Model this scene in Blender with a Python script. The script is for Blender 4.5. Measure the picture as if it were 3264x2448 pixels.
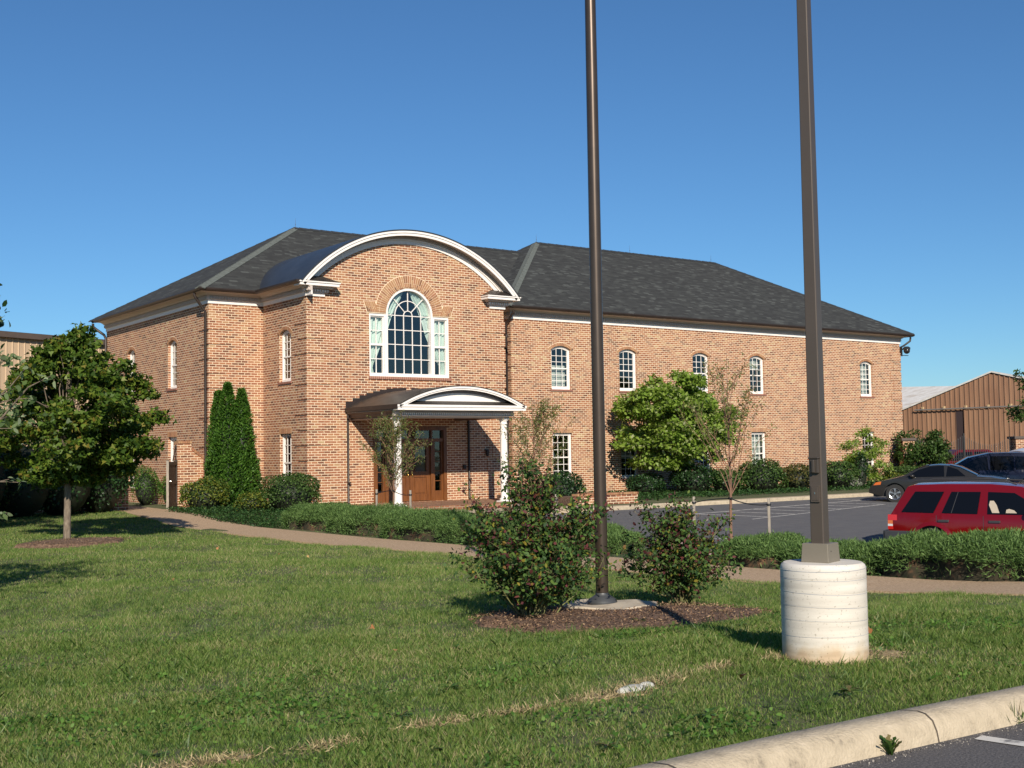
import bpy, math, random
import numpy as np
from math import sin, cos, pi, radians, sqrt, atan2, asin
from mathutils import Vector, Matrix
random.seed(7); RNG = np.random.default_rng(11)
for o in list(bpy.data.objects): bpy.data.objects.remove(o)
SC = bpy.context.scene
COL = SC.collection
# ------------------------------------------------------------------ camera
CAMP = (-16.294, -40.072, 1.752)
_r = Vector((0.8057, -0.5921, -0.0162)); 
YAW, PITCH, ROLL = 0.6338, 0.0568, -0.0162
_f = Vector((sin(YAW)*cos(PITCH), cos(YAW)*cos(PITCH), sin(PITCH)))
_r0 = Vector((cos(YAW), -sin(YAW), 0)); _u0 = _r0.cross(_f)
_r = _r0*cos(ROLL)+_u0*sin(ROLL); _u = -_r0*sin(ROLL)+_u0*cos(ROLL)
cam = bpy.data.cameras.new('camera'); camo = bpy.data.objects.new('camera', cam); COL.objects.link(camo)
M3 = Matrix((_r, _u, -_f)).transposed().to_4x4(); M3.translation = CAMP
camo.matrix_world = M3
cam.sensor_width = 36; cam.lens = 42.23; cam.clip_end = 4000; cam.clip_start = .1
SC.camera = camo
# ------------------------------------------------------------------ sky and sun
SUND = Vector((-1.75, -3.39, 2.05)).normalized()      # towards the sun
SUN_EL = asin(SUND.z); SUN_AZ = atan2(SUND.x, SUND.y)
w = bpy.data.worlds.new('World'); SC.world = w; w.use_nodes = True
nt = w.node_tree; sky = nt.nodes.new('ShaderNodeTexSky'); sky.sky_type = 'NISHITA'
sky.sun_disc = False; sky.sun_elevation = SUN_EL; sky.sun_rotation = SUN_AZ
sky.altitude = 120; sky.air_density = 1.0; sky.dust_density = .0; sky.ozone_density = 6
bg = nt.nodes['Background']; tn = nt.nodes.new('ShaderNodeMix'); tn.data_type = 'RGBA'; tn.blend_type = 'MULTIPLY'; tn.inputs[0].default_value = 1; tn.inputs[7].default_value = (.69, .93, 1.05, 1)
nt.links.new(sky.outputs[0], tn.inputs[6]); nt.links.new(tn.outputs[2], bg.inputs[0]); bg.inputs[1].default_value = .077
sl = bpy.data.lights.new('sun', 'SUN'); slo = bpy.data.objects.new('sun', sl); COL.objects.link(slo)
sl.energy = 5.0; sl.angle = radians(.55); sl.color = (1, .90, .76)
slo.rotation_euler = SUND.to_track_quat('Z', 'Y').to_euler(); slo.location = (-40, -60, 60)
SC.view_settings.view_transform = 'Standard'; SC.view_settings.look = 'None'
SC.view_settings.exposure = 0.27; SC.view_settings.gamma = 1
SC.render.engine = 'CYCLES'; SC.cycles.max_bounces = 6; SC.cycles.transparent_max_bounces = 12
# ------------------------------------------------------------------ helpers
ORG = {}
def tag(o, label=None, cat=None, group=None, kind=None):
    if label: o['label'] = label
    if cat: o['category'] = cat
    if group: o['group'] = group
    if kind: o['kind'] = kind
    return o
def thing(name, label, cat, loc=(0, 0, 0), rz=0, group=None):
    o = bpy.data.objects.new(name, None); COL.objects.link(o); o.empty_display_size = .2
    o.location = loc; o.rotation_euler = (0, 0, rz)
    o.matrix_basis = Matrix.Translation(loc) @ Matrix.Rotation(rz, 4, 'Z')
    ORG[o.name] = o.matrix_basis.copy()
    return tag(o, label, cat, group)
def link_mesh(name, me, mat, parent, local=False, smooth=False, origin=None):
    """mesh given in world coordinates (or in the root's own when local)"""
    o = bpy.data.objects.new(name, me); COL.objects.link(o)
    if mat:
        for m in (mat if isinstance(mat, (list, tuple)) else [mat]): me.materials.append(m)
    if parent is not None:
        Mx = ORG[parent.name]
        if not local: me.transform(Mx.inverted())
        o.parent = parent; ORG[o.name] = Mx
    else:
        if origin is not None:
            T = Matrix.Translation(origin); me.transform(T.inverted()); o.matrix_basis = T; ORG[o.name] = T
        else: ORG[o.name] = Matrix.Identity(4)
    if smooth: me.polygons.foreach_set('use_smooth', [True]*len(me.polygons))
    me.update(); return o
class MB:
    def __init__(s): s.v = []; s.f = []; s.T = None
    def add(s, vs, fs):
        n = len(s.v)
        if s.T: vs = [s.T(*q) for q in vs]
        s.v += [tuple(q) for q in vs]; s.f += [tuple(n+i for i in q) for q in fs]; return s
    def box(s, a, b):
        x0, y0, z0 = a; x1, y1, z1 = b
        return s.add([(x0,y0,z0),(x1,y0,z0),(x1,y1,z0),(x0,y1,z0),(x0,y0,z1),(x1,y0,z1),(x1,y1,z1),(x0,y1,z1)],
              [(0,3,2,1),(4,5,6,7),(0,1,5,4),(1,2,6,5),(2,3,7,6),(3,0,4,7)])
    def cbox(s, c, e, rz=0):
        n = []; 
        for dz in (-1, 1):
            for dx, dy in ((-1,-1),(1,-1),(1,1),(-1,1)):
                x, y = dx*e[0]/2, dy*e[1]/2
                n.append((c[0]+x*cos(rz)-y*sin(rz), c[1]+x*sin(rz)+y*cos(rz), c[2]+dz*e[2]/2))
        return s.add(n, [(0,3,2,1),(4,5,6,7),(0,1,5,4),(1,2,6,5),(2,3,7,6),(3,0,4,7)])
    def prism(s, poly, fn0, fn1):
        """poly list of 2d points -> fn0(p), fn1(p) the two caps"""
        n = len(poly)
        return s.add([fn0(*p) for p in poly]+[fn1(*p) for p in poly],
              [tuple(range(n))[::-1], tuple(range(n, 2*n))]+[(i, (i+1) % n, n+(i+1) % n, n+i) for i in range(n)])
    def tube(s, pts, rad, n=8, cap=True):
        pts = [Vector(p) for p in pts]; rings = []; prev = None
        if not isinstance(rad, (list, tuple)): rad = [rad]*len(pts)
        for i, p in enumerate(pts):
            d = (pts[min(i+1, len(pts)-1)]-pts[max(i-1, 0)]).normalized()
            if prev is None: a = d.cross(Vector((0, 0, 1)) if abs(d.z) < .9 else Vector((1, 0, 0))).normalized()
            else: a = (prev-d*prev.dot(d)).normalized()
            prev = a; b = d.cross(a)
            rings.append([p+(a*cos(2*pi*k/n)+b*sin(2*pi*k/n))*rad[i] for k in range(n)])
        vs = [q for r in rings for q in r]; fs = []
        for i in range(len(pts)-1):
            for k in range(n): fs.append((i*n+k, i*n+(k+1) % n, (i+1)*n+(k+1) % n, (i+1)*n+k))
        if cap: fs.append(tuple(range(n))[::-1]); fs.append(tuple((len(pts)-1)*n+k for k in range(n)))
        return s.add(vs, fs)
    def lathe(s, c, prof, n=32):
        vs = []; fs = []
        for r, z in prof:
            for k in range(n): vs.append((c[0]+r*cos(2*pi*k/n), c[1]+r*sin(2*pi*k/n), c[2]+z))
        for i in range(len(prof)-1):
            for k in range(n): fs.append((i*n+k, i*n+(k+1) % n, (i+1)*n+(k+1) % n, (i+1)*n+k))
        fs.append(tuple(range(n))[::-1]); fs.append(tuple((len(prof)-1)*n+k for k in range(n)))
        return s.add(vs, fs)
    def ball(s, c, r, n=12, m=8):
        rr = (r, r, r) if not isinstance(r, (tuple, list)) else r; vs = []; fs = []
        for i in range(m+1):
            t = pi*i/m
            for k in range(n): vs.append((c[0]+rr[0]*sin(t)*cos(2*pi*k/n), c[1]+rr[1]*sin(t)*sin(2*pi*k/n), c[2]+rr[2]*cos(t)))
        for i in range(m):
            for k in range(n): fs.append((i*n+k, (i+1)*n+k, (i+1)*n+(k+1) % n, i*n+(k+1) % n))
        return s.add(vs, fs)
    def build(s, name, mat, parent=None, smooth=False, local=False, bevel=0, merge=False, origin=None):
        me = bpy.data.meshes.new(name); me.from_pydata(s.v, [], s.f); me.update()
        if merge or smooth or bevel:
            import bmesh
            bm = bmesh.new(); bm.from_mesh(me); bmesh.ops.remove_doubles(bm, verts=bm.verts, dist=1e-4)
            bmesh.ops.recalc_face_normals(bm, faces=bm.faces); bm.to_mesh(me); bm.free()
        o = link_mesh(name, me, mat, parent, local, smooth, origin)
        if bevel:
            b = o.modifiers.new('b', 'BEVEL'); b.width = bevel; b.segments = 2; b.limit_method = 'ANGLE'
        if smooth:
            try: me.set_sharp_from_angle(angle=radians(38))
            except Exception: pass
        return o
def sweep(mb, path, prof, side=1, closed=False):
    """path: plan points; prof: closed polygon (d outwards, z). side=+1: outward lies right of travel"""
    P = [Vector(p) for p in path]; n = len(P); m = len(prof); rings = []
    for i in range(n):
        if closed: a, b = P[i-1], P[(i+1) % n]
        else: a, b = (P[i-1] if i else None), (P[i+1] if i < n-1 else None)
        ns = []
        if a is not None: t = (P[i]-a).normalized(); ns.append(Vector((t.y, -t.x))*side)
        if b is not None: t = (b-P[i]).normalized(); ns.append(Vector((t.y, -t.x))*side)
        if len(ns) == 2: k = (ns[0]+ns[1]); k = k/max(.2, 1+ns[0].dot(ns[1]))
        else: k = ns[0]
        rings.append([(P[i].x+k.x*d, P[i].y+k.y*d, z) for d, z in prof])
    vs = [q for r in rings for q in r]; fs = []
    for i in range(n if closed else n-1):
        j = (i+1) % n
        for q in range(m): fs.append((i*m+q, i*m+(q+1) % m, j*m+(q+1) % m, j*m+q))
    if not closed: fs.append(tuple(range(m))[::-1]); fs.append(tuple((n-1)*m+q for q in range(m)))
    mb.add(vs, fs); return mb
# ------------------------------------------------------------------ materials
MATS = {}
def nn(nt, t, **kw):
    n = nt.nodes.new(t)
    for k, v in kw.items():
        if k in n.inputs: n.inputs[k].default_value = v
        else: setattr(n, k, v)
    return n
def ramp(nt, fac, stops, interp='LINEAR'):
    r = nt.nodes.new('ShaderNodeValToRGB'); r.color_ramp.interpolation = interp
    while len(r.color_ramp.elements) < len(stops): r.color_ramp.elements.new(.5)
    for e, (p, c) in zip(r.color_ramp.elements, stops): e.position = p; e.color = (*c, 1)
    nt.links.new(fac, r.inputs[0]); return r.outputs[0]
def mat(name, col, rough=.6, metal=0, var=.12, scale=3, bump=0, bscale=60, spec=.5, coat=0, stops=None, detail=6, coords='Object', stretch=None):
    if name in MATS: return MATS[name]
    m = bpy.data.materials.new(name); m.use_nodes = True; nt = m.node_tree; p = nt.nodes['Principled BSDF']
    tc = nn(nt, 'ShaderNodeTexCoord'); vec = tc.outputs[coords]
    if stretch:
        mp = nn(nt, 'ShaderNodeMapping'); mp.inputs['Scale'].default_value = stretch; nt.links.new(vec, mp.inputs[0]); vec = mp.outputs[0]
    if var or stops:
        n = nn(nt, 'ShaderNodeTexNoise', Scale=scale, Detail=detail, Roughness=.65); nt.links.new(vec, n.inputs['Vector'])
        if not stops: stops = [(.3, tuple(c*(1-var) for c in col)), (.7, tuple(min(1, c*(1+var)) for c in col))]
        nt.links.new(ramp(nt, n.outputs[0], stops), p.inputs['Base Color'])
    else: p.inputs['Base Color'].default_value = (*col, 1)
    p.inputs['Roughness'].default_value = rough; p.inputs['Metallic'].default_value = metal
    p.inputs['Specular IOR Level'].default_value = spec
    if coat: p.inputs['Coat Weight'].default_value = coat; p.inputs['Coat Roughness'].default_value = .04
    if bump:
        b = nn(nt, 'ShaderNodeTexNoise', Scale=bscale, Detail=4); nt.links.new(vec, b.inputs['Vector'])
        bb = nn(nt, 'ShaderNodeBump', Strength=min(1, bump), Distance=.02); nt.links.new(b.outputs[0], bb.inputs['Height']); nt.links.new(bb.outputs[0], p.inputs['Normal'])
    MATS[name] = m; return m
def brick_mat(name, bw=.243, bh=.0862, mortar=(.78,.635,.45), dull=1, flip=False):
    m = bpy.data.materials.new(name); m.use_nodes = True; nt = m.node_tree; p = nt.nodes['Principled BSDF']; L = nt.links.new
    tc = nn(nt, 'ShaderNodeTexCoord'); sp = nn(nt, 'ShaderNodeSeparateXYZ'); L(tc.outputs['Object'], sp.inputs[0])
    ge = nn(nt, 'ShaderNodeNewGeometry'); sn = nn(nt, 'ShaderNodeSeparateXYZ'); L(ge.outputs['True Normal'], sn.inputs[0])
    ab = nn(nt, 'ShaderNodeMath', operation='ABSOLUTE'); L(sn.outputs['X'], ab.inputs[0])
    gt = nn(nt, 'ShaderNodeMath', operation='GREATER_THAN'); L(ab.outputs[0], gt.inputs[0]); gt.inputs[1].default_value = .7
    mx = nn(nt, 'ShaderNodeMix'); mx.data_type = 'FLOAT'; L(gt.outputs[0], mx.inputs[0]); L(sp.outputs['X'], mx.inputs[2]); L(sp.outputs['Y'], mx.inputs[3])
    az = nn(nt, 'ShaderNodeMath', operation='ABSOLUTE'); L(sn.outputs['Z'], az.inputs[0])
    g2 = nn(nt, 'ShaderNodeMath', operation='GREATER_THAN'); L(az.outputs[0], g2.inputs[0]); g2.inputs[1].default_value = .7
    mz = nn(nt, 'ShaderNodeMix'); mz.data_type = 'FLOAT'; L(g2.outputs[0], mz.inputs[0]); L(sp.outputs['Z'], mz.inputs[2]); L(sp.outputs['Y'], mz.inputs[3])
    cb = nn(nt, 'ShaderNodeCombineXYZ'); L(mx.outputs[0], cb.inputs[0]); L(mz.outputs[0], cb.inputs[1])
    # slight wobble so the courses are hand-laid
    wn = nn(nt, 'ShaderNodeTexNoise', Scale=9, Detail=2); L(cb.outputs[0], wn.inputs['Vector'])
    wm = nn(nt, 'ShaderNodeVectorMath', operation='SCALE'); wm.inputs['Scale'].default_value = .016; 
    ws = nn(nt, 'ShaderNodeVectorMath', operation='SUBTRACT'); L(wn.outputs['Color'], ws.inputs[0]); ws.inputs[1].default_value = (.5,.5,.5); L(ws.outputs[0], wm.inputs[0])
    wa = nn(nt, 'ShaderNodeVectorMath', operation='ADD'); L(cb.outputs[0], wa.inputs[0]); L(wm.outputs[0], wa.inputs[1])
    b = nn(nt, 'ShaderNodeTexBrick'); b.inputs['Scale'].default_value = 1; b.inputs['Brick Width'].default_value = bw; b.inputs['Row Height'].default_value = bh
    b.inputs['Mortar Size'].default_value = .0102; b.inputs['Mortar Smooth'].default_value = .15; b.inputs['Bias'].default_value = 0
    b.inputs['Color1'].default_value = (0,0,0,1); b.inputs['Color2'].default_value = (1,1,1,1); b.inputs['Mortar'].default_value = (.5,.5,.5,1)
    L(wa.outputs[0], b.inputs['Vector'])
    ln = nn(nt, 'ShaderNodeTexNoise', Scale=.7, Detail=4, Roughness=.6); L(cb.outputs[0], ln.inputs['Vector'])
    ad = nn(nt, 'ShaderNodeMath', operation='MULTIPLY_ADD'); L(ln.outputs[0], ad.inputs[0]); ad.inputs[1].default_value = .7; ad.inputs[2].default_value = -.38
    a2 = nn(nt, 'ShaderNodeMath', operation='ADD'); L(b.outputs['Color'], a2.inputs[0]); L(ad.outputs[0], a2.inputs[1])
    d = dull
    c = ramp(nt, a2.outputs[0], [(0, (.16*d,.07*d,.043*d)), (.14, (.24*d,.10*d,.058*d)), (.32, (.30*d,.122*d,.067*d)), (.6, (.35*d,.148*d,.078*d)), (.82, (.385*d,.185*d,.095*d)), (.95, (.39*d,.22*d,.12*d)), (1, (.41*d,.28*d,.15*d))])
    fn = nn(nt, 'ShaderNodeTexNoise', Scale=55, Detail=3); L(tc.outputs['Object'], fn.inputs['Vector'])
    fr = ramp(nt, fn.outputs[0], [(.25, (.78,.78,.78)), (.75, (1.16,1.16,1.16))])
    ml = nn(nt, 'ShaderNodeMix'); ml.data_type = 'RGBA'; ml.blend_type = 'MULTIPLY'; ml.inputs[0].default_value = 1; L(c, ml.inputs[6]); L(fr, ml.inputs[7])
    mr = nn(nt, 'ShaderNodeMix'); mr.data_type = 'RGBA'; L(b.outputs['Fac'], mr.inputs[0]); L(ml.outputs[2], mr.inputs[6])
    mc = ramp(nt, ln.outputs[0], [(.3, tuple(v*.86 for v in mortar)), (.7, mortar)]); L(mc, mr.inputs[7])
    L(mr.outputs[2], p.inputs['Base Color']); p.inputs['Roughness'].default_value = .9; p.inputs['Specular IOR Level'].default_value = .25
    iv = nn(nt, 'ShaderNodeMath', operation='SUBTRACT'); iv.inputs[0].default_value = 1; L(b.outputs['Fac'], iv.inputs[1])
    bu = nn(nt, 'ShaderNodeBump', Strength=.6, Distance=.006); L(iv.outputs[0], bu.inputs['Height']); L(bu.outputs[0], p.inputs['Normal'])
    MATS[name] = m; return m
def island_mat(name, stops, rough=.6, trans=0, spec=.3, interp='LINEAR', patch=0, pscale=1.2, tint=(1.1,1.25,.6)):
    """colour picked per leaf / blade / brick; patch adds broad drift"""
    m = bpy.data.materials.new(name); m.use_nodes = True; nt = m.node_tree; p = nt.nodes['Principled BSDF']; L = nt.links.new
    g = nn(nt, 'ShaderNodeNewGeometry'); fac = g.outputs['Random Per Island']
    if patch:
        tc = nn(nt, 'ShaderNodeTexCoord'); n = nn(nt, 'ShaderNodeTexNoise', Scale=pscale, Detail=5, Roughness=.6); L(tc.outputs['Object'], n.inputs['Vector'])
        a = nn(nt, 'ShaderNodeMath', operation='MULTIPLY_ADD'); L(n.outputs[0], a.inputs[0]); a.inputs[1].default_value = patch; a.inputs[2].default_value = -patch/2
        s = nn(nt, 'ShaderNodeMath', operation='ADD'); L(fac, s.inputs[0]); L(a.outputs[0], s.inputs[1]); s.use_clamp = True; fac = s.outputs[0]
    c = ramp(nt, fac, stops, interp); L(c, p.inputs['Base Color']); p.inputs['Roughness'].default_value = rough; p.inputs['Specular IOR Level'].default_value = spec
    if trans:
        t = nn(nt, 'ShaderNodeBsdfTranslucent'); tm = nn(nt, 'ShaderNodeMix'); tm.data_type = 'RGBA'; tm.blend_type = 'MULTIPLY'; tm.inputs[0].default_value = 1
        L(c, tm.inputs[6]); tm.inputs[7].default_value = (*tint, 1); L(tm.outputs[2], t.inputs[0])
        x = nn(nt, 'ShaderNodeMixShader'); x.inputs[0].default_value = trans; L(p.outputs[0], x.inputs[1]); L(t.outputs[0], x.inputs[2])
        L(x.outputs[0], nt.nodes['Material Output'].inputs[0])
    MATS[name] = m; return m
def glass_mat(name, tint=(.92,.96,.95), ior=1.7, rough=.02, base=.0):
    m = bpy.data.materials.new(name); m.use_nodes = True; nt = m.node_tree; L = nt.links.new
    for n in list(nt.nodes):
        if n.type == 'BSDF_PRINCIPLED': nt.nodes.remove(n)
    lw = nn(nt, 'ShaderNodeLayerWeight', Blend=.5); pw = nn(nt, 'ShaderNodeMath', operation='POWER'); L(lw.outputs['Facing'], pw.inputs[0]); pw.inputs[1].default_value = 3.5; fr = nn(nt, 'ShaderNodeMath', operation='MULTIPLY_ADD'); L(pw.outputs[0], fr.inputs[0]); fr.inputs[1].default_value = .8; fr.inputs[2].default_value = .13; gl = nn(nt, 'ShaderNodeBsdfGlossy', Roughness=rough); tr = nn(nt, 'ShaderNodeBsdfTransparent')
    tr.inputs[0].default_value = (*tint, 1); tc = nn(nt, 'ShaderNodeTexCoord'); n = nn(nt, 'ShaderNodeTexNoise', Scale=1.6, Detail=1); L(tc.outputs['Object'], n.inputs['Vector'])
    bu = nn(nt, 'ShaderNodeBump', Strength=.12, Distance=.05); L(n.outputs[0], bu.inputs['Height']); L(bu.outputs[0], gl.inputs['Normal'])
    mx = nn(nt, 'ShaderNodeMixShader'); L(fr.outputs[0], mx.inputs[0]); L(tr.outputs[0], mx.inputs[1]); L(gl.outputs[0], mx.inputs[2])
    L(mx.outputs[0], nt.nodes['Material Output'].inputs[0]); MATS[name] = m; return m
BRICK = brick_mat('brick_wall')
BRICKD = brick_mat('brick_paving', bw=.2, bh=.1, mortar=(.36,.28,.2), dull=.8)
WHITE = mat('white_paint', (.80,.755,.71), .45, var=.05, scale=4)
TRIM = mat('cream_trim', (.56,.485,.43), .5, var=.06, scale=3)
BRONZE = mat('bronze_metal', (.032,.022,.018), .45, metal=.1, var=.2)
SLATE = None
def shingle_mat():
    m = bpy.data.materials.new('roof_shingle'); m.use_nodes = True; nt = m.node_tree; p = nt.nodes['Principled BSDF']; L = nt.links.new
    tc = nn(nt, 'ShaderNodeTexCoord'); sp = nn(nt, 'ShaderNodeSeparateXYZ'); L(tc.outputs['Object'], sp.inputs[0])
    ge = nn(nt, 'ShaderNodeNewGeometry'); sn = nn(nt, 'ShaderNodeSeparateXYZ'); L(ge.outputs['True Normal'], sn.inputs[0])
    ab = nn(nt, 'ShaderNodeMath', operation='ABSOLUTE'); L(sn.outputs['X'], ab.inputs[0])
    gt = nn(nt, 'ShaderNodeMath', operation='GREATER_THAN'); L(ab.outputs[0], gt.inputs[0]); gt.inputs[1].default_value = .25
    mx = nn(nt, 'ShaderNodeMix'); mx.data_type = 'FLOAT'; L(gt.outputs[0], mx.inputs[0]); L(sp.outputs['X'], mx.inputs[2]); L(sp.outputs['Y'], mx.inputs[3])
    cb = nn(nt, 'ShaderNodeCombineXYZ'); L(mx.outputs[0], cb.inputs[0]); L(sp.outputs['Z'], cb.inputs[1])
    b = nn(nt, 'ShaderNodeTexBrick'); b.inputs['Scale'].default_value = 1; b.inputs['Brick Width'].default_value = .32; b.inputs['Row Height'].default_value = .07
    b.inputs['Mortar Size'].default_value = .004; b.inputs['Color1'].default_value = (0,0,0,1); b.inputs['Color2'].default_value = (1,1,1,1); b.inputs['Mortar'].default_value = (0,0,0,1); L(cb.outputs[0], b.inputs['Vector'])
    n = nn(nt, 'ShaderNodeTexNoise', Scale=1.6, Detail=5); L(tc.outputs['Object'], n.inputs['Vector'])
    a = nn(nt, 'ShaderNodeMath', operation='MULTIPLY_ADD'); L(n.outputs[0], a.inputs[0]); a.inputs[1].default_value = .5; a.inputs[2].default_value = -.25
    s = nn(nt, 'ShaderNodeMath', operation='ADD'); L(b.outputs['Color'], s.inputs[0]); L(a.outputs[0], s.inputs[1])
    c = ramp(nt, s.outputs[0], [(0, (.033,.034,.034)), (.55, (.044,.046,.045)), (.85, (.052,.055,.053)), (1, (.082,.088,.084))])
    L(c, p.inputs['Base Color']); p.inputs['Roughness'].default_value = .93; p.inputs['Specular IOR Level'].default_value = .2
    bu = nn(nt, 'ShaderNodeBump', Strength=.5, Distance=.01); L(b.outputs['Color'], bu.inputs['Height']); L(bu.outputs[0], p.inputs['Normal'])
    return m
SHING = shingle_mat()
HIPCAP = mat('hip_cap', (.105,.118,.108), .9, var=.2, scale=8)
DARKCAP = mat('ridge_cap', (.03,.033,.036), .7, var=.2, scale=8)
VAULT = mat('vault_metal', (.045,.05,.058), .42, metal=.35, var=.25, scale=1.5)
PORCHMETAL = mat('porch_metal', (.06,.052,.046), .42, metal=.5, var=.3, scale=2)
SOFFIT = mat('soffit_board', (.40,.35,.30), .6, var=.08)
GLASS = glass_mat('window_glass'); DGLASS = glass_mat('car_glass', tint=(.10,.11,.12), ior=1.5, rough=.01)
WOOD = mat('door_wood', (.30,.115,.035), .35, stops=[(.25, (.09,.032,.011)), (.55, (.17,.062,.018)), (.8, (.24,.095,.03))], scale=2.5, stretch=(9, 9, .8))
BRASS = mat('brass', (.8,.55,.18), .2, metal=1, var=0)
VOUS = island_mat('arch_brick', [(0, (.15,.07,.04)), (.15, (.28,.135,.075)), (.4, (.37,.195,.10)), (.75, (.40,.24,.13)), (1, (.33,.14,.08))], .9)
MORTAR = mat('mortar', (.80,.64,.45), .95, var=.1)
CURTAIN = mat('curtain_cloth', (.58,.68,.62), .8, var=.08)
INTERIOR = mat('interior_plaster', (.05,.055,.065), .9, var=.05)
BLIND = mat('window_blind', (.55,.58,.53), .7, var=.05)
CONC = mat('concrete_white', (.66,.60,.50), .85, stops=[(.3, (.52,.45,.35)), (.6, (.66,.60,.50)), (.8, (.72,.66,.56))], scale=2.2, bump=.25, bscale=40)
KERB = mat('kerb_concrete', (.5,.4,.27), .92, stops=[(.28, (.22,.185,.14)), (.40, (.40,.335,.24)), (.58, (.47,.395,.285)), (.78, (.56,.475,.36))], scale=9, bump=.5, bscale=60, detail=9)
# ------------------------------------------------------------------ ground
def lot_z(x, y): return -.20+min(0, (y+10))*.027
_gy = [(-400, .4), (-60, .12), (-36, .22), (-34, .20), (-30, -.06), (-24, -.12), (-15, -.15), (-8, -.08), (-4, 0), (400, 0)]
def base_z(y):
    for (a, za), (b, zb) in zip(_gy, _gy[1:]):
        if y <= b: 
            t = (y-a)/(b-a); return za+(zb-za)*t
    return 0
def in_lot(x, y): return x > .9 and y < -9.7 and y > -38
def gz(x, y):
    z = base_z(y)
    if y < -35.85: return .0
    if y < -4: z -= .13*max(0, min(1, (x+7.5)/3.2))*min(1, (-4-y)/5)*min(1, (y+35.9)/2)
    if x > .3 and y < -9.5:
        t = min(1, (x-.3)/.7)*min(1, (-9.5-y)/.5); z = z*(1-t)+(lot_z(x, y)-.2)*t
    elif y > -10 and x > 9 and y < -1.2: z = -.08
    return z
GZ = np.vectorize(gz)
xs = np.unique(np.concatenate([[-900,-400,-150,-80,-50,-35], np.arange(-26, 6, .5), [.3, 1.0], np.arange(6, 60, 2), [80,120,200,400,900]]))
ys = np.unique(np.concatenate([[-400,-100,-60], np.arange(-37, -33, .1), np.arange(-33, 2, .5), [-9.5,-10.], [5,12,20,40,80,150,300,900]]))
X, Y = np.meshgrid(xs, ys); Z = GZ(X, Y)
ny, nx = X.shape
Z = Z + np.where((X < -3) & (Y > -35.6) & (Y < 2), .02*np.sin(X*1.3+Y*.7)+.015*np.sin(X*.5-Y*1.7), 0)
vv = np.stack([X.ravel(), Y.ravel(), Z.ravel()], 1)
ii = np.arange(ny*nx).reshape(ny, nx); ff = np.stack([ii[:-1,:-1].ravel(), ii[:-1,1:].ravel(), ii[1:,1:].ravel(), ii[1:,:-1].ravel()], 1)
me = bpy.data.meshes.new('ground'); me.from_pydata(vv.tolist(), [], ff.tolist())
GROUND = mat('ground_turf', (.07,.09,.03), .95, stops=[(.3, (.045,.058,.018)), (.5, (.075,.088,.03)), (.68, (.13,.12,.055)), (.8, (.2,.165,.09))], scale=1.3, detail=10, bump=.5, bscale=30)
tag(link_mesh('ground', me, GROUND, None), kind='structure')
# paths, car parks, kerbs
AGG = mat('aggregate_path', (.42,.31,.21), .95, stops=[(.3, (.24,.155,.09)), (.5, (.41,.285,.175)), (.7, (.56,.42,.28))], scale=38, detail=3, bump=.4, bscale=60)
WALK = mat('walk_concrete', (.5,.41,.29), .9, stops=[(.3, (.40,.31,.21)), (.7, (.52,.42,.29))], scale=30, detail=4)
ASPH = mat('asphalt', (.075,.073,.074), .92, stops=[(.3, (.085,.084,.09)), (.55, (.105,.104,.108)), (.75, (.13,.127,.125))], scale=2.2, detail=10, bump=.3, bscale=120)
ASPHN = mat('asphalt_coarse', (.065,.06,.062), .9, stops=[(.30, (.04,.038,.04)), (.5, (.095,.09,.093)), (.66, (.145,.138,.135)), (.76, (.30,.28,.26))], scale=70, detail=3, bump=.6, bscale=110)
LINE = mat('road_paint', (.62,.6,.56), .8, stops=[(.36, (.20,.195,.19)), (.5, (.58,.56,.52))], scale=9, detail=8)
def strip(name, left, right, mt, dz=.02, kind='structure', zf=None, thick=.12, parent=None):
    n = len(left); m = MB(); vs = []
    def dens(P):
        out = []
        for (a, b) in zip(P, P[1:]):
            k = max(1, int(max(abs(a[0]-b[0]), abs(a[1]-b[1]))/.5))
            for i in range(k): out.append((a[0]+(b[0]-a[0])*i/k, a[1]+(b[1]-a[1])*i/k))
        return out+[P[-1]]
    k = 60
    def res(P):
        D = [0]
        for a, b in zip(P, P[1:]): D.append(D[-1]+math.dist(a, b))
        out = []
        for i in range(k+1):
            s = D[-1]*i/k; j = max(q for q in range(len(D)) if D[q] <= s+1e-9); j = min(j, len(P)-2)
            t = (s-D[j])/(D[j+1]-D[j]); out.append((P[j][0]+(P[j+1][0]-P[j][0])*t, P[j][1]+(P[j+1][1]-P[j][1])*t))
        return out
    Lp, Rp = res(left), res(right); zf = zf or gz; vs = []; c = 4
    for i in range(k+1):
        for j in range(c+1):
            t = j/c; x = Lp[i][0]*(1-t)+Rp[i][0]*t; y = Lp[i][1]*(1-t)+Rp[i][1]*t; vs.append((x, y, zf(x, y)+dz))
    fs = [(i*(c+1)+j, i*(c+1)+j+1, (i+1)*(c+1)+j+1, (i+1)*(c+1)+j) for i in range(k) for j in range(c)]
    nb = len(vs)
    edge = [i*(c+1) for i in range(k+1)]+[k*(c+1)+j for j in range(1, c+1)]+[i*(c+1)+c for i in range(k-1, -1, -1)]+[j for j in range(c-1, 0, -1)]
    vs += [(vs[e][0], vs[e][1], vs[e][2]-thick) for e in edge]; ne = len(edge)
    fs += [(edge[i], nb+i, nb+(i+1) % ne, edge[(i+1) % ne]) for i in range(ne)]
    m.add(vs, fs); return tag(m.build(name, mt, parent, merge=True), kind=kind)
PATH_L = [(-3.0, 9), (-2.9, 5), (-3.0, 1.5), (-3.6, -2.5), (-4.05, -7), (-3.7, -12), (-3.5, -15.5), (-3.15, -20), (-3.05, -27.5), (-2.85, -31.7), (-2.6, -35.6)]
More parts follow.
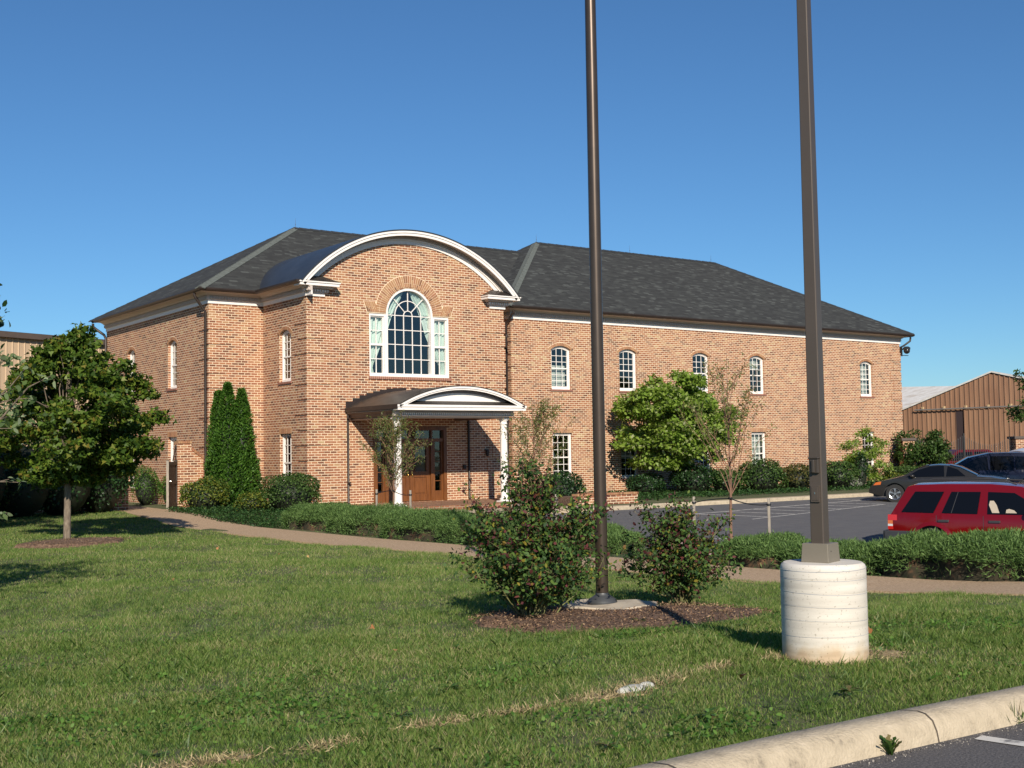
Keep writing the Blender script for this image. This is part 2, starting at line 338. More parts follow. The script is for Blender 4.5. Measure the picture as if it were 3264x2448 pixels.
PATH_R = [(-1.7, 9), (-1.6, 5), (-1.55, 1.5), (-1.95, -3), (-2.35, -7), (-2.1, -11), (-1.75, -15.5), (-1.5, -20), (-1.4, -27.5), (-1.0, -31.7), (-.8, -35.6)]
strip('path', PATH_L, PATH_R, AGG, .025)
# branch of the path that leads in front of the hedge towards the left beds
def polysheet(name, P, mt, dz, zf=gz, kind='structure', thick=.1, sub=None):
    m = MB(); vs = [(x, y, zf(x, y)+dz) for x, y in P]+[(x, y, zf(x, y)+dz-thick) for x, y in P]; n = len(P)
    m.add(vs, [tuple(range(n)), tuple(range(n, 2*n))[::-1]]+[(i, n+i, n+(i+1) % n, (i+1) % n) for i in range(n)])
    return tag(m.build(name, mt, None, merge=True), kind=kind)
strip('parking_lot', [(.95, -37.5), (.95, -10.1)], [(75, -37.5), (75, -10.1)], ASPH, .0, zf=lot_z, thick=.3)
KC = [(-.15, -.02), (.14, -.02), (.14, .12), (.125, .145), (.10, .152), (-.15, .152)]
kz = lot_z(10, -10.2)
# far kerb with a gentle bend and the walk behind it
kp = [(8.6, -10.15), (10.5, -10.12), (12.5, -9.75), (14.2, -9.95), (15.5, -10.15), (75, -10.2)]
m = MB(); sweep(m, kp, [(-.16, kz-.1), (.0, kz-.1), (.0, kz+.10), (-.02, kz+.125), (-.16, kz+.125)], side=1)
tag(m.build('kerb', KERB, None, merge=True), kind='structure')
m = MB(); P = [(8.6, -10.0), (10.5, -9.97), (12.5, -9.6), (14.2, -9.8), (15.5, -10.0), (75, -10.05), (75, -7.7), (13.2, -7.6), (12.0, -8.3), (8.6, -8.5)]
n = len(P); zt = kz+.122; m.add([(x, y, zt) for x, y in P]+[(x, y, -.5) for x, y in P], [tuple(range(n)), tuple(range(n, 2*n))[::-1]]+[(i, n+i, n+(i+1) % n, (i+1) % n) for i in range(n)])
tag(m.build('sidewalk', WALK, None, merge=True), kind='structure')
# painted lines in the far lot
m = MB()
def pline(a, b, wd=.1, zf=lot_z, dz=.005):
    a = Vector(a); b = Vector(b); d = (b-a).normalized(); q = Vector((-d.y, d.x))*wd/2; k = max(1, int((b-a).length/1.2)); vs = []
    for i in range(k+1):
        c = a+(b-a)*i/k
        for s in (-1, 1): e = c+q*s; vs.append((e.x, e.y, zf(e.x, e.y)+dz))
    m.add(vs, [(2*i, 2*i+1, 2*i+3, 2*i+2) for i in range(k)])
pline((8.4, -13.2), (24, -11.1)); pline((10.6, -15.4), (19.5, -13.5), .08)
for i in range(6): x = 10.7+i*1.55; pline((x, -12.9+(x-10.7)*.13), (x+1.0, -15.3+(x-9.7)*.21), .12)
for i in range(9): x = 20.3+i*2.75; pline((x, -10.4), (x+1.9, -15.4), .1)
for i in range(6): y = -34+i*2.9; pline((1.4, y+1.6), (6.2, y), .1)
tag(m.build('parking_line', LINE, None), kind='structure')
# near car park, its kerb, its painted stall line
strip('near_parking_lot', [(-60, -60), (-60, -35.80)], [(60, -60), (60, -35.80)], ASPHN, 0, zf=lambda x, y: .115, thick=.3)
m = MB(); prof = [(-.165, -.05), (-.165, .232), (-.14, .25), (-.02, .262), (.03, .255), (.075, .225), (.10, .17), (.125, .05), (.125, -.05)]
xk = [-40, -20, -14.3, -13.6, -12.9, -12.31, -12.295, -11.6, -11.0, -10.435, -10.42, -9.8, -9.2, -8.6, -8.0, -7.39, -7.375, -4, 10, 40]
kpath = [(x, -35.78-(.018*(x+12.3)+.004*(x+12.3)**2 if -13 < x < -4 else (0 if x <= -13 else .42)) ) for x in xk]
KY = lambda x: -35.855-.05*max(0, min(x, -2)+11.5)
kpath = [(x, KY(x)) for x in xk]
sweep(m, kpath, prof, side=1); kb = tag(m.build('kerb', KERB, None, smooth=True), kind='structure')
m = MB()
for x in (-14.6, -12.30, -10.43, -7.4):
    y = KY(x); m.add([(x-.006+q, y-dy, z+.0022) for q in (0, .012) for dy, z in ((-.165, .234), (-.14, .2525), (-.02, .264), (.031, .2575), (.0765, .2265), (.1015, .1715), (.1265, .05))], [(i, i+1, 8+i, 7+i) for i in range(6)])
tag(m.build('kerb_joint', mat('kerb_joint', (.10,.08,.06), .9, var=.2), None), kind='structure')
m = MB(); pline((-10.18, -36.10), (-9.2, -41), .11, zf=lambda x, y: .115, dz=.005); tag(m.build('parking_line', LINE, None), kind='structure')
# mulch beds
MULCH = mat('mulch', (.13,.08,.055), .95, stops=[(.3, (.05,.03,.02)), (.5, (.13,.078,.052)), (.72, (.23,.15,.10))], scale=16, detail=9, bump=.9, bscale=30)
def mound(name, c, rx, ry, h, rz=0, mt=MULCH, seed=0, z0=None):
    rg = random.Random(seed); ph = [rg.uniform(0, 6.3) for _ in range(4)]; m = MB(); n = 56; k = 10; vs = []
    z0 = gz(*c) if z0 is None else z0
    for i in range(k+1):
        t = i/k
        for j in range(n):
            a = 2*pi*j/n; R = 1+.06*sin(3*a+ph[0])+.05*sin(5*a+ph[1])+.04*sin(11*a+ph[2])+.03*sin(17*a+ph[3]); x = rx*t*R*cos(a); y = ry*t*R*sin(a)
            vs.append((c[0]+x*cos(rz)-y*sin(rz), c[1]+x*sin(rz)+y*cos(rz), z0+.03+h*(1-t**2)-(.12 if i == k else 0)+.012*sin(9*x+ph[3])*cos(8*y)))
    fs = [(i*n+j, i*n+(j+1) % n, (i+1)*n+(j+1) % n, (i+1)*n+j) for i in range(k) for j in range(n)]
    m.add(vs, fs); return tag(m.build(name, mt, None, smooth=True), kind='structure')
mound('mulch_bed', (-7.75, -30.35), 1.6, 1.0, .05, radians(-33), seed=1)
mound('mulch_bed', (-8.2, -12.4), 1.25, .8, .07, radians(10), seed=2)
# ------------------------------------------------------------------ the brick building
B = thing('brick_building', 'long two-storey brown brick building with white arched gable over its entrance and dark shingle roof', 'building')
H = 7.15
def wall(name, T, u0, u1, z0, ztop, openings=(), mt=BRICK, depth=.17, parent=B, samples=()):
    """openings: (ua, ub, zb, topfn, [extra breaks]); T(u, z, d) with d outwards"""
    zt = ztop if callable(ztop) else (lambda u: ztop)
    br = {u0, u1, *samples}
    for o in openings: br |= {o[0], o[1], *o[4]}
    br = sorted(b for b in br if u0-1e-6 <= b <= u1+1e-6); m = MB()
    for a, b in zip(br, br[1:]):
        mid = (a+b)/2; op = [o for o in openings if o[0] < mid < o[1]]; op.sort(key=lambda o: o[2]); lo = (z0, z0); segs = []
        for o in op:
            segs.append((lo, (o[2], o[2]))); e = 1e-5; lo = (o[3](a+e), o[3](b-e))
        segs.append((lo, (zt(a), zt(b))))
        for (la, lb), (ha, hb) in segs:
            if ha-la < 1e-4 and hb-lb < 1e-4: continue
            m.add([T(a, la, 0), T(b, lb, 0), T(b, hb, 0), T(a, ha, 0)], [(0, 1, 2, 3)])
            m.add([T(a, la, -depth), T(b, lb, -depth), T(b, hb, -depth), T(a, ha, -depth)], [(3, 2, 1, 0)])
    for o in openings:
        bs = sorted({o[0], o[1], *o[4]}); e = 1e-5
        top = []
        for q in bs:
            l, h = o[3](q-e) if q > o[0] else None, o[3](q+e) if q < o[1] else None
            if l is not None: top.append((q, l))
            if h is not None and (l is None or abs(h-l) > 1e-3): top.append((q, h))
        loop = [(o[0], o[2])]+top+[(o[1], o[2])]
        for (a, za), (b, zb) in zip(loop, loop[1:]+loop[:1]):
            if abs(a-b)+abs(za-zb) < 1e-5: continue
            m.add([T(a, za, 0), T(b, zb, 0), T(b, zb, -depth), T(a, za, -depth)], [(3, 2, 1, 0)])
    return m.build(name, mt, parent)
def front(y): return lambda u, z, d: (u, y-d, z)
def leftw(x): return lambda u, z, d: (x-d, u, z)
def rightw(x): return lambda u, z, d: (x+d, u, z)
def segtop(a, b, zc, h):
    W = b-a; R = (W*W/4+h*h)/(2*h); c = (a+b)/2
    return lambda u: zc-R+sqrt(max(0, R*R-(u-c)**2))
def flat(z): return lambda u: z
def brk(a, b, n=10): return [a+(b-a)*i/n for i in range(1, n)]
def arcstrip(m, T, a, b, f_in, f_out, d0, d1, n=14):
    us = [a+(b-a)*i/n for i in range(n+1)]
    for p, q in zip(us, us[1:]):
        vs = [T(p, f_in(p), d0), T(q, f_in(q), d0), T(q, f_out(q), d0), T(p, f_out(p), d0), T(p, f_in(p), d1), T(q, f_in(q), d1), T(q, f_out(q), d1), T(p, f_out(p), d1)]
        m.add(vs, [(0,3,2,1),(4,5,6,7),(0,1,5,4),(1,2,6,5),(2,3,7,6),(3,0,4,7)])
def tbox(m, T, u0, u1, z0, z1, d0, d1):
    vs = [T(u, z, d) for d in (d0, d1) for u, z in ((u0, z0), (u1, z0), (u1, z1), (u0, z1))]
    m.add(vs, [(0,3,2,1),(4,5,6,7),(0,1,5,4),(1,2,6,5),(2,3,7,6),(3,0,4,7)])
def sash_window(T, u0, u1, z0, z1, rise=0, cols=3, rows=6, blind=None, parent=B, arch=True):
    """white double-hung window set back in the brick"""
    top = segtop(u0, u1, z1, rise) if rise else flat(z1)
    m = MB(); c = .07; dB, dF = -.20, -.10
    ti = (lambda u: top(u)-c)
    tbox(m, T, u0, u0+c, z0, top(u0)-.001, dB, dF); tbox(m, T, u1-c, u1, z0, top(u0)-.001, dB, dF)
    arcstrip(m, T, u0+c, u1-c, ti, lambda u: top(u)-.001, dB, dF-.002)
    tbox(m, T, u0+c, u1-c, z0, z0+.085, dB, dF+.02)
    iu0, iu1, iz0 = u0+c, u1-c, z0+.085; izt = z1-c
    s = .038; zm = z0+(z1-z0)*.485
    # sash frames
    for (a, b, dd) in ((iz0, zm+.02, -.130), (zm-.02, None, -.115)):
        tb = b if b else ti(iu0)-.001
        tbox(m, T, iu0+.001, iu0+s, a, tb, dB+.02, dd); tbox(m, T, iu1-s, iu1-.001, a, tb, dB+.02, dd)
    tbox(m, T, iu0+s, iu1-s, iz0, iz0+.05, dB+.02, -.132)
    tbox(m, T, iu0+s, iu1-s, zm-.025, zm+.025, dB+.02, -.113)
    if rise: arcstrip(m, T, iu0+s, iu1-s, lambda u: ti(u)-s, lambda u: ti(u)-.001, dB+.02, -.117, 8)
    else: tbox(m, T, iu0+s, iu1-s, izt-s, izt-.001, dB+.02, -.117)
    b_ = .011
    for i in range(1, cols):
        u = iu0+(iu1-iu0)*i/cols; tbox(m, T, u-b_, u+b_, iz0+.05, zm-.025, -.15, -.138); tbox(m, T, u-b_, u+b_, zm+.025, ti(u)-s, -.15, -.130)
    for k in range(1, rows//2):
        z = iz0+.05+(zm-.075-iz0)*k/(rows//2); tbox(m, T, iu0+s, iu1-s, z-b_, z+b_, -.15, -.1395)
        zz = zm+.025+(izt-rise*.35-zm-.06)*k/(rows//2); tbox(m, T, iu0+s, iu1-s, zz-b_, zz+b_, -.15, -.1315)
    fr = m.build('window', WHITE, parent)
    g = MB(); n = 8; us = [iu0+(iu1-iu0)*i/n for i in range(n+1)]
    for p, q in zip(us, us[1:]): g.add([T(p, iz0, -.145), T(q, iz0, -.145), T(q, ti(q), -.145), T(p, ti(p), -.145)], [(0, 1, 2, 3)])
    g.build('pane', GLASS, fr)
    s_ = MB(); tbox(s_, T, u0-.07, u1+.07, z0-.075, z0-.002, -.09, .045); s_.build('sill', mat('sill_brick', (.27,.12,.085), .85, var=.25, scale=14), fr)
    if rise:
        a_ = MB(); f1 = segtop(u0, u1, z1, rise); W = u1-u0; R = (W*W/4+rise**2)/(2*rise); uc = (u0+u1)/2; zc = z1-R; th = asin(min(1, W/2/R)); t1 = th*1.16; nb = 17
        mo = MB()
        for i in range(nb):
            a = -t1+2*t1*(i+.07)/nb; b = -t1+2*t1*(i+.93)/nb
            vs = [T(uc+r*sin(t), zc+r*cos(t), d) for d in (-.02, .012) for t, r in ((a, R+.003), (b, R+.003), (b, R+.125), (a, R+.125))]
            a_.add(vs, [(0,3,2,1),(4,5,6,7),(0,1,5,4),(1,2,6,5),(2,3,7,6),(3,0,4,7)])
        a_.build('brick_arch', VOUS, fr)
        for i in range(nb):
            a = -t1+2*t1*i/nb; b = -t1+2*t1*(i+1)/nb
            mo.add([T(uc+r*sin(t), zc+r*cos(t), .004) for t, r in ((a, R+.002), (b, R+.002), (b, R+.14), (a, R+.14))], [(0, 1, 2, 3)])
        mo.build('arch_mortar', MORTAR, fr)
    else:
        a_ = MB(); k = int((u1-u0+.1)/.075)
        for i in range(k): p = u0-.05+(u1-u0+.1)*i/k; tbox(a_, T, p+.006, p+(u1-u0+.1)/k-.006, z1+.006, z1+.2, -.02, .008)
        a_.build('brick_lintel', VOUS, fr)
        mo = MB(); mo.add([T(u0-.05, z1+.003, .004), T(u1+.05, z1+.003, .004), T(u1+.05, z1+.207, .004), T(u0-.05, z1+.207, .004)], [(0,1,2,3)]); mo.build('arch_mortar', MORTAR, fr)
    if blind:
        bl = MB(); za, zb = blind; k = max(2, int((zb-za)/.05))
        for i in range(k):
            z = za+(zb-za)*i/k; bl.add([T(iu0+.02, z, -.30), T(iu1-.02, z, -.30), T(iu1-.02, z+.045, -.33), T(iu0+.02, z+.045, -.33)], [(0, 1, 2, 3)])
        bl.build('blind', BLIND, fr)
    return fr
UP = (4.325, 6.145, .16); LO = (.56, 2.52)
def ops(us, low=True):
    r = []
    for a, b in us:
        if low: r.append((a, b, LO[0], flat(LO[1]), []))
        r.append((a, b, UP[0], segtop(a, b, UP[1], UP[2]), brk(a, b)))
    return r
LW = [(3.06, 3.96), (7.62, 8.52)]; RW = [(-2.25, -1.35)]
WW = [(14.37, 15.41), (18.10, 19.12), (22.53, 23.57), (26.28, 27.29), (34.50, 35.50)]
WALLTOP = 7.5
wall('wall', leftw(0), 0, 11.2, -.3, WALLTOP, ops(LW))
wall('wall', front(0), 0, 2.05, -.3, WALLTOP)
wall('wall', leftw(2.05), -3.459, 0, -.3, WALLTOP, ops(RW))
XC = 6.16; ZC = 3.78; YF = -3.459
def gab(u): return max(WALLTOP, ZC+sqrt(max(0, 5.62**2-(u-XC)**2)))
BWc = 6.125
def paltop(u):
    d = abs(u-BWc)
    return 6.69+sqrt(max(0, .985**2-d*d)) if d < .985 else 6.71
pb = [BWc-.985, BWc+.985]+[BWc-.985*cos(pi*i/24) for i in range(1, 24)]
DU0, DU1, DZ1 = 4.58, 7.62, 2.73
wall('wall', front(YF), 2.05, 10.27, -.3, gab, [(4.46, 7.79, 4.49, paltop, pb), (DU0, DU1, .06, flat(DZ1), [])], samples=[2.05+8.22*i/60 for i in range(1, 60)])
wall('wall', rightw(10.27), YF, 0, -.3, WALLTOP)
wall('wall', front(0), 10.27, 12.32, -.3, WALLTOP)
YW = -1.116
wall('wall', leftw(12.32), YW, 0, -.3, WALLTOP)
wall('wall', front(YW), 12.32, 37.85, -.3, WALLTOP, ops(WW))
wall('wall', rightw(37.85), YW, 12.5, -.3, WALLTOP)
wall('wall', lambda u, z, d: (u, 11.2+d, z), 0, 12.32, -.3, WALLTOP)
wall('wall', lambda u, z, d: (u, 12.5+d, z), 12.32, 37.85, -.3, WALLTOP)
# quoins: blocks of five courses, one course between
for T, u, sgn in ((front(0), 0, 1), (leftw(0), 0, 1), (front(YF), 2.05, 1), (leftw(2.05), YF, 1), (front(YF), 10.27, -1), (front(YW), 12.32, 1), (leftw(12.32), YW, 1), (front(YW), 37.85, -1)):
    m = MB(); z = .03; i = 0; pd = .034 if T(0, 0, 1)[1] != 0 else .0315
    while z+.43 < H:
        wd = .62 if i % 2 else .86
        if T(0, 0, 0)[0] == 12.32: wd *= .9
        e = -pd
        a, b = (u+e*sgn, u+sgn*wd); tbox(m, T, min(a, b), max(a, b), z, z+.4305, -.01, pd); z += .5172; i += 1
    m.build('quoin', BRICK, B)
# interior
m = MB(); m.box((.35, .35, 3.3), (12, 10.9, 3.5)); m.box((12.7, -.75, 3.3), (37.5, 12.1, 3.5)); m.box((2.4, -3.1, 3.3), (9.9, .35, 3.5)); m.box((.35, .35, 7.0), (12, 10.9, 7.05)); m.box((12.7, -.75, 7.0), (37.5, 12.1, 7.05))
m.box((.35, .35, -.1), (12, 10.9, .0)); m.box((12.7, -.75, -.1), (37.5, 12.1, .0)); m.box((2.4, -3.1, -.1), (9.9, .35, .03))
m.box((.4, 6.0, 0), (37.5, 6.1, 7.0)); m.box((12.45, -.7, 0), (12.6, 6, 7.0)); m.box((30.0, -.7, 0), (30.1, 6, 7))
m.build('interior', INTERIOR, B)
# windows
sash_window(leftw(0), *LW[0], *UP[:2], UP[2]); sash_window(leftw(0), *LW[1], *UP[:2], UP[2])
sash_window(leftw(0), *LW[0], *LO); sash_window(leftw(0), *LW[1], *LO)
sash_window(leftw(2.05), *RW[0], *UP[:2], UP[2]); sash_window(leftw(2.05), *RW[0], *LO)
for i, (a, b) in enumerate(WW):
    sash_window(front(YW), a, b, *UP[:2], UP[2], blind=[(4.5, 5.35), None, (4.5, 5.2), (5.5, 6.05), (4.5, 6.0)][i])
    sash_window(front(YW), a, b, *LO, blind=[None, (1.4, 2.4), None, (.7, 2.4), None][i])
# big palladian window
T = front(YF); m = MB(); c = .085; dB, dF = -.24, -.03
U0, U1, V0 = 4.46, 7.79, 4.49; a0, a1 = BWc-.985, BWc+.985; zs = 6.69
tbox(m, T, U0, U0+.07, V0, 6.709, dB, dF); tbox(m, T, U1-.07, U1, V0, 6.709, dB, dF)
tbox(m, T, U0+.07, U1-.07, V0, V0+.12, dB, dF+.01)
tbox(m, T, U0+.07, a0+.0, 6.62, 6.709, dB, dF); tbox(m, T, a1-.0, U1-.07, 6.62, 6.709, dB, dF)
tbox(m, T, a0-.06, a0+c, V0+.12, 6.62, dB, dF+.012); tbox(m, T, a1-c, a1+.06, V0+.12, 6.62, dB, dF+.012)
tbox(m, T, a0+.0, a0+c, 6.62, zs, dB, dF+.012); tbox(m, T, a1-c, a1-.0, 6.62, zs, dB, dF+.012)
def ring(m, T, uc, zc, r0, r1, d0, d1, t0, t1, n=24):
    for i in range(n):
        a = t0+(t1-t0)*i/n; b = t0+(t1-t0)*(i+1)/n
        vs = [T(uc+r*cos(t), zc+r*sin(t), d) for d in (d0, d1) for t, r in ((a, r0), (b, r0), (b, r1), (a, r1))]
        m.add(vs, [(0,3,2,1),(4,5,6,7),(0,1,5,4),(1,2,6,5),(2,3,7,6),(3,0,4,7)])
ring(m, T, BWc, zs, .985-c, .983, dB, dF+.012, 0, pi)
ri = .985-c; b_ = .0135; gd = (-.16, -.125)
colw = 2*ri/5; z0 = V0+.12
for i in range(1, 5): tbox(m, T, BWc-ri+colw*i-b_, BWc-ri+colw*i+b_, z0, zs, *gd)
for k in range(1, 5): z = z0+(zs-z0)*k/4; tbox(m, T, BWc-ri, BWc+ri, z-b_, z+b_, gd[0], gd[1]+.0015)
for r in (colw/2, colw*1.5): ring(m, T, BWc, zs, r-b_, r+b_, gd[0], gd[1]-.001, 0, pi, 20)
for t in (pi/4, pi/2, 3*pi/4):
    p = Vector((cos(t), sin(t))); q = Vector((-p.y, p.x))*b_
    P = [p*colw/2-q, p*ri-q, p*ri+q, p*colw/2+q]
    m.add([T(BWc+v.x, zs+v.y, d) for d in (gd[0], gd[1]-.003) for v in P], [(0,3,2,1),(4,5,6,7),(0,1,5,4),(1,2,6,5),(2,3,7,6),(3,0,4,7)])
for s0, s1 in ((U0+.07, a0-.06), (a1+.06, U1-.07)):
    uc = (s0+s1)/2; zz0, zz1 = z0, 6.62; zm = (zz0+zz1)/2
    tbox(m, T, s0, s0+.03, zz0, zz1, -.18, -.08); tbox(m, T, s1-.03, s1, zz0, zz1, -.18, -.08); tbox(m, T, s0+.03, s1-.03, zm-.035, zm+.035, -.18, -.078); tbox(m, T, s0+.03, s1-.03, zz1-.04, zz1, -.18, -.079)
    tbox(m, T, uc-b_, uc+b_, zz0, zm-.035, *gd); tbox(m, T, uc-b_, uc+b_, zm+.035, zz1-.04, *gd)
    for k in (.25, .75): z = zz0+(zz1-zz0)*k; tbox(m, T, s0+.03, s1-.03, z-b_, z+b_, gd[0], gd[1]-.002)
BIG = m.build('arched_window', WHITE, B)
g = MB(); uu = sorted(set([U0+.02, U1-.02]+pb))
for p, q in zip(uu, uu[1:]): e = 1e-4; g.add([T(p, V0+.05, -.145), T(q, V0+.05, -.145), T(q, paltop(q-e)-.02, -.145), T(p, paltop(p+e)-.02, -.145)], [(0,1,2,3)])
g.build('pane', GLASS, BIG)
s_ = MB(); k = 44
for i in range(k): p = U0-.06+(U1-U0+.12)*i/k; tbox(s_, T, p+.006, p+(U1-U0+.12)/k-.004, V0-.1, V0-.003, -.09, .05)
s_.build('sill', mat('sill_brick', (.27,.12,.085), .85), BIG)
mo = MB(); tbox(mo, T, U0-.055, U1+.055, V0-.096, V0-.006, -.09, .043); mo.build('arch_mortar', MORTAR, BIG)
a_ = MB(); nb = 46; r0, r1 = .99, 1.40
for i in range(nb):
    a = pi*(i+.1)/nb; b = pi*(i+.9)/nb; sp = random.choice((.35, .65))
    for (q0, q1) in ((r0, r0+(r1-r0)*sp-.006), (r0+(r1-r0)*sp+.006, r1)):
        if sin((a+b)/2) < .08 and False: continue
        a_.add([T(BWc+r*cos(t), 6.74+.0+r*sin(t)*.985, d) for d in (-.02, .014) for t, r in ((a, q0), (b, q0), (b, q1), (a, q1))], [(0,3,2,1),(4,5,6,7),(0,1,5,4),(1,2,6,5),(2,3,7,6),(3,0,4,7)])
for s in (-1, 1):
    for i in range(6):
        p0 = 1.42+.075*i; sl = .13
        for (f0, f1) in ((0, .48), (.52, 1)) if i % 2 else ((0, .3), (.34, 1)):
            P = [(p0+.005+sl*f0, f0), (p0+.068+sl*f0, f0), (p0+.068+sl*f1, f1), (p0+.005+sl*f1, f1)]
            P = [(BWc+s*(x-.13+.0), 6.745+.36*z) for x, z in P]
            a_.add([T(x, z, d) for d in (-.02, .0142) for x, z in P], [(0,3,2,1),(4,5,6,7),(0,1,5,4),(1,2,6,5),(2,3,7,6),(3,0,4,7)])
a_.build('brick_arch', VOUS, BIG)
mo = MB()
for i in range(nb):
    a = pi*i/nb; b = pi*(i+1)/nb; mo.add([T(BWc+r*cos(t), 6.74+r*sin(t)*.985, .005) for t, r in ((a, r0-.0), (b, r0-.0), (b, r1+.02), (a, r1+.02))], [(0,1,2,3)])
for s in (-1, 1): mo.add([T(BWc+s*x, z, .0045) for x, z in ((1.25, 6.735), (1.76, 6.735), (1.89, 7.115), (1.35, 7.115))], [(0,1,2,3)])
mo.build('arch_mortar', MORTAR, BIG)
# curtains, swept to each side
for s in (-1, 1):
    cm = MB(); n, k = 34, 40; vs = []
    key = [(7.62, .10), (7.3, .25), (6.9, .48), (6.5, .66), (6.1, .78), (5.8, .92), (5.5, 1.08), (5.2, 1.22), (4.95, 1.38), (4.8, 1.42), (4.5, 1.34)]
    for j in range(k+1):
        z = 7.62-(7.62-4.5)*j/k
        inn = next((a1_+(b1_-a1_)*(z-za)/(zb-za) for (za, a1_), (zb, b1_) in zip(key, key[1:]) if zb <= z <= za), 1.3)
        out = min(1.62, 1.0 if z > 6.75 else 1.62)
        if z > 6.7: out = min(out, sqrt(max(.02, 1.0-(z-6.69)**2)))
        out = max(out, inn+.02)
        for i in range(n+1):
            t = i/n; u = inn+(out-inn)*t; ru = .05*abs(sin(j*pi/8))
            vs.append((BWc+s*u, YF+.235+.05*sin(t*pi*9+j*.05)+.03*ru, z))
    cm.add(vs, [(j*(n+1)+i, j*(n+1)+i+1, (j+1)*(n+1)+i+1, (j+1)*(n+1)+i) for j in range(k) for i in range(n)])
    cm.build('curtain', CURTAIN, BIG, smooth=True)
# entrance door set
d = MB(); TF = front(YF); z0 = .06
tbox(d, TF, DU0, DU0+.13, z0, DZ1, -.2, .02); tbox(d, TF, DU1-.13, DU1, z0, DZ1, -.2, .02); tbox(d, TF, DU0+.13, DU1-.13, DZ1-.14, DZ1, -.2, .022)
tbox(d, TF, DU0+.13, DU1-.13, 2.18, 2.30, -.2, -.02)
for u in (5.12, 7.02): tbox(d, TF, u-.06, u+.06, z0, 2.18, -.2, -.022)
for a, b in ((DU0+.13, 5.06), (7.08, DU1-.13)):
    tbox(d, TF, a, b, z0, .42, -.18, -.06); tbox(d, TF, a, a+.07, .42, 2.18, -.18, -.065); tbox(d, TF, b-.07, b, .42, 2.18, -.18, -.065)
for u in (5.12, 6.1, 7.02): tbox(d, TF, u-.03, u+.03, 2.30, DZ1-.14, -.18, -.05)
DF = d.build('door_frame', WOOD, B)
for a, b in ((5.185, 6.09), (6.11, 6.955)):
    d = MB(); tbox(d, TF, a, a+.15, .08, 2.17, -.17, -.09); tbox(d, TF, b-.15, b, .08, 2.17, -.17, -.09)
    for p, q in ((.08, .3), (.92, 1.12), (2.02, 2.17)): tbox(d, TF, a+.15, b-.15, p, q, -.17, -.091)
    tbox(d, TF, a+.15, b-.15, .3, .92, -.15, -.12); tbox(d, TF, a+.21, b-.21, .36, .86, -.13, -.1)
    o = d.build('door', WOOD, B)
    g = MB(); g.add([TF(a+.15, 1.12, -.14), TF(b-.15, 1.12, -.14), TF(b-.15, 2.02, -.14), TF(a+.15, 2.02, -.14)], [(0,1,2,3)]); g.build('pane', GLASS, o)
    h = MB(); u = b-.08 if a < 6 else a+.08; tbox(h, TF, u-.025, u+.025, .93, 1.13, -.09, -.075); h.ball(TF(u, 1.0, -.04), .032); h.tube([TF(u, 1.0, -.085), TF(u, 1.0, -.04)], .012); h.build('handle', BRASS, o, smooth=True)
g = MB()
for a, b in ((DU0+.2, 4.99), (7.15, DU1-.2)): g.add([TF(a, .42, -.12), TF(b, .42, -.12), TF(b, 2.18, -.12), TF(a, 2.18, -.12)], [(0,1,2,3)])
g.add([TF(DU0+.13, 2.3, -.12), TF(DU1-.13, 2.3, -.12), TF(DU1-.13, DZ1-.14, -.12), TF(DU0+.13, DZ1-.14, -.12)], [(0,1,2,3)]); g.build('pane', GLASS, DF)
g = MB()
for a, b in ((DU0+.2, 4.99), (7.15, DU1-.2)):
    for k in (1, 2, 3, 4): z = .42+1.76*k/5; tbox(g, TF, a, b, z-.012, z+.012, -.125, -.1)
g.build('muntin', WOOD, DF)
# porch slab with brick paving and the white canopy
m = MB(); m.box((3.3, -7.15, -.35), (10.9, YF+.2, .05)); m.build('porch_floor', BRICKD, B)
m = MB(); m.box((3.1, -7.55, -.4), (9.6, -7.15, -.08)); m.build('step', BRICKD, B)
CX0, CX1, CYF = 3.49, 8.60, -6.98; cxm = (CX0+CX1)/2; hw = (CX1-CX0)/2
cRise = .66; cR = (hw*hw+cRise**2)/(2*cRise); czc = 4.0-cR; th = asin(hw/cR)
r = MB(); n = 28
pts = [(cxm+cR*sin(-th+2*th*i/n), czc+cR*cos(-th+2*th*i/n)) for i in range(n+1)]
inn = [(cxm+(cR-.035)*sin(-th+2*th*i/n), czc+(cR-.035)*cos(-th+2*th*i/n)) for i in range(n+1)]
vs = [(x, y, z) for y in (CYF-.01, YF+.02) for x, z in pts+inn]; q = 2*(n+1)
fs = []
for i in range(n): fs += [(i, i+1, q+i+1, q+i), (n+1+i, q+n+1+i, q+n+2+i, n+2+i), (i, n+1+i, n+2+i, i+1)]
r.add(vs, fs); 
RF = r.build('porch_roof', PORCHMETAL, B, smooth=True)
for s in (-1, 1):   # stepped flashing
    m = MB()
    for i in range(9):
        u = s*(hw-.02-i*.27); zz = czc+sqrt(max(0, cR*cR-u*u)); a, b = sorted((cxm+u, cxm+u-s*.27)); tbox(m, TF, a, b, zz-.03, czc+sqrt(cR*cR-(abs(u)-.27)**2 if abs(u) > .27 else cR*cR)+.1, -.01, .02)
    m.build('flashing', BRONZE, RF)
m = MB(); Tp = lambda u, z, d: (u, CYF-d, z)
ring(m, Tp, cxm, czc, cR-.15, cR-.037, -.06, .0, pi/2-th*.985, pi/2+th*.985, 30)
ring(m, Tp, cxm, czc, cR-.10, cR-.038, .0, .03, pi/2-th*.99, pi/2+th*.99, 30)
tbox(m, Tp, CX0, CX1, 3.17, 3.345, -.28, .0); tbox(m, Tp, CX0-.02, CX1+.02, 3.27, 3.343, .0, .03)
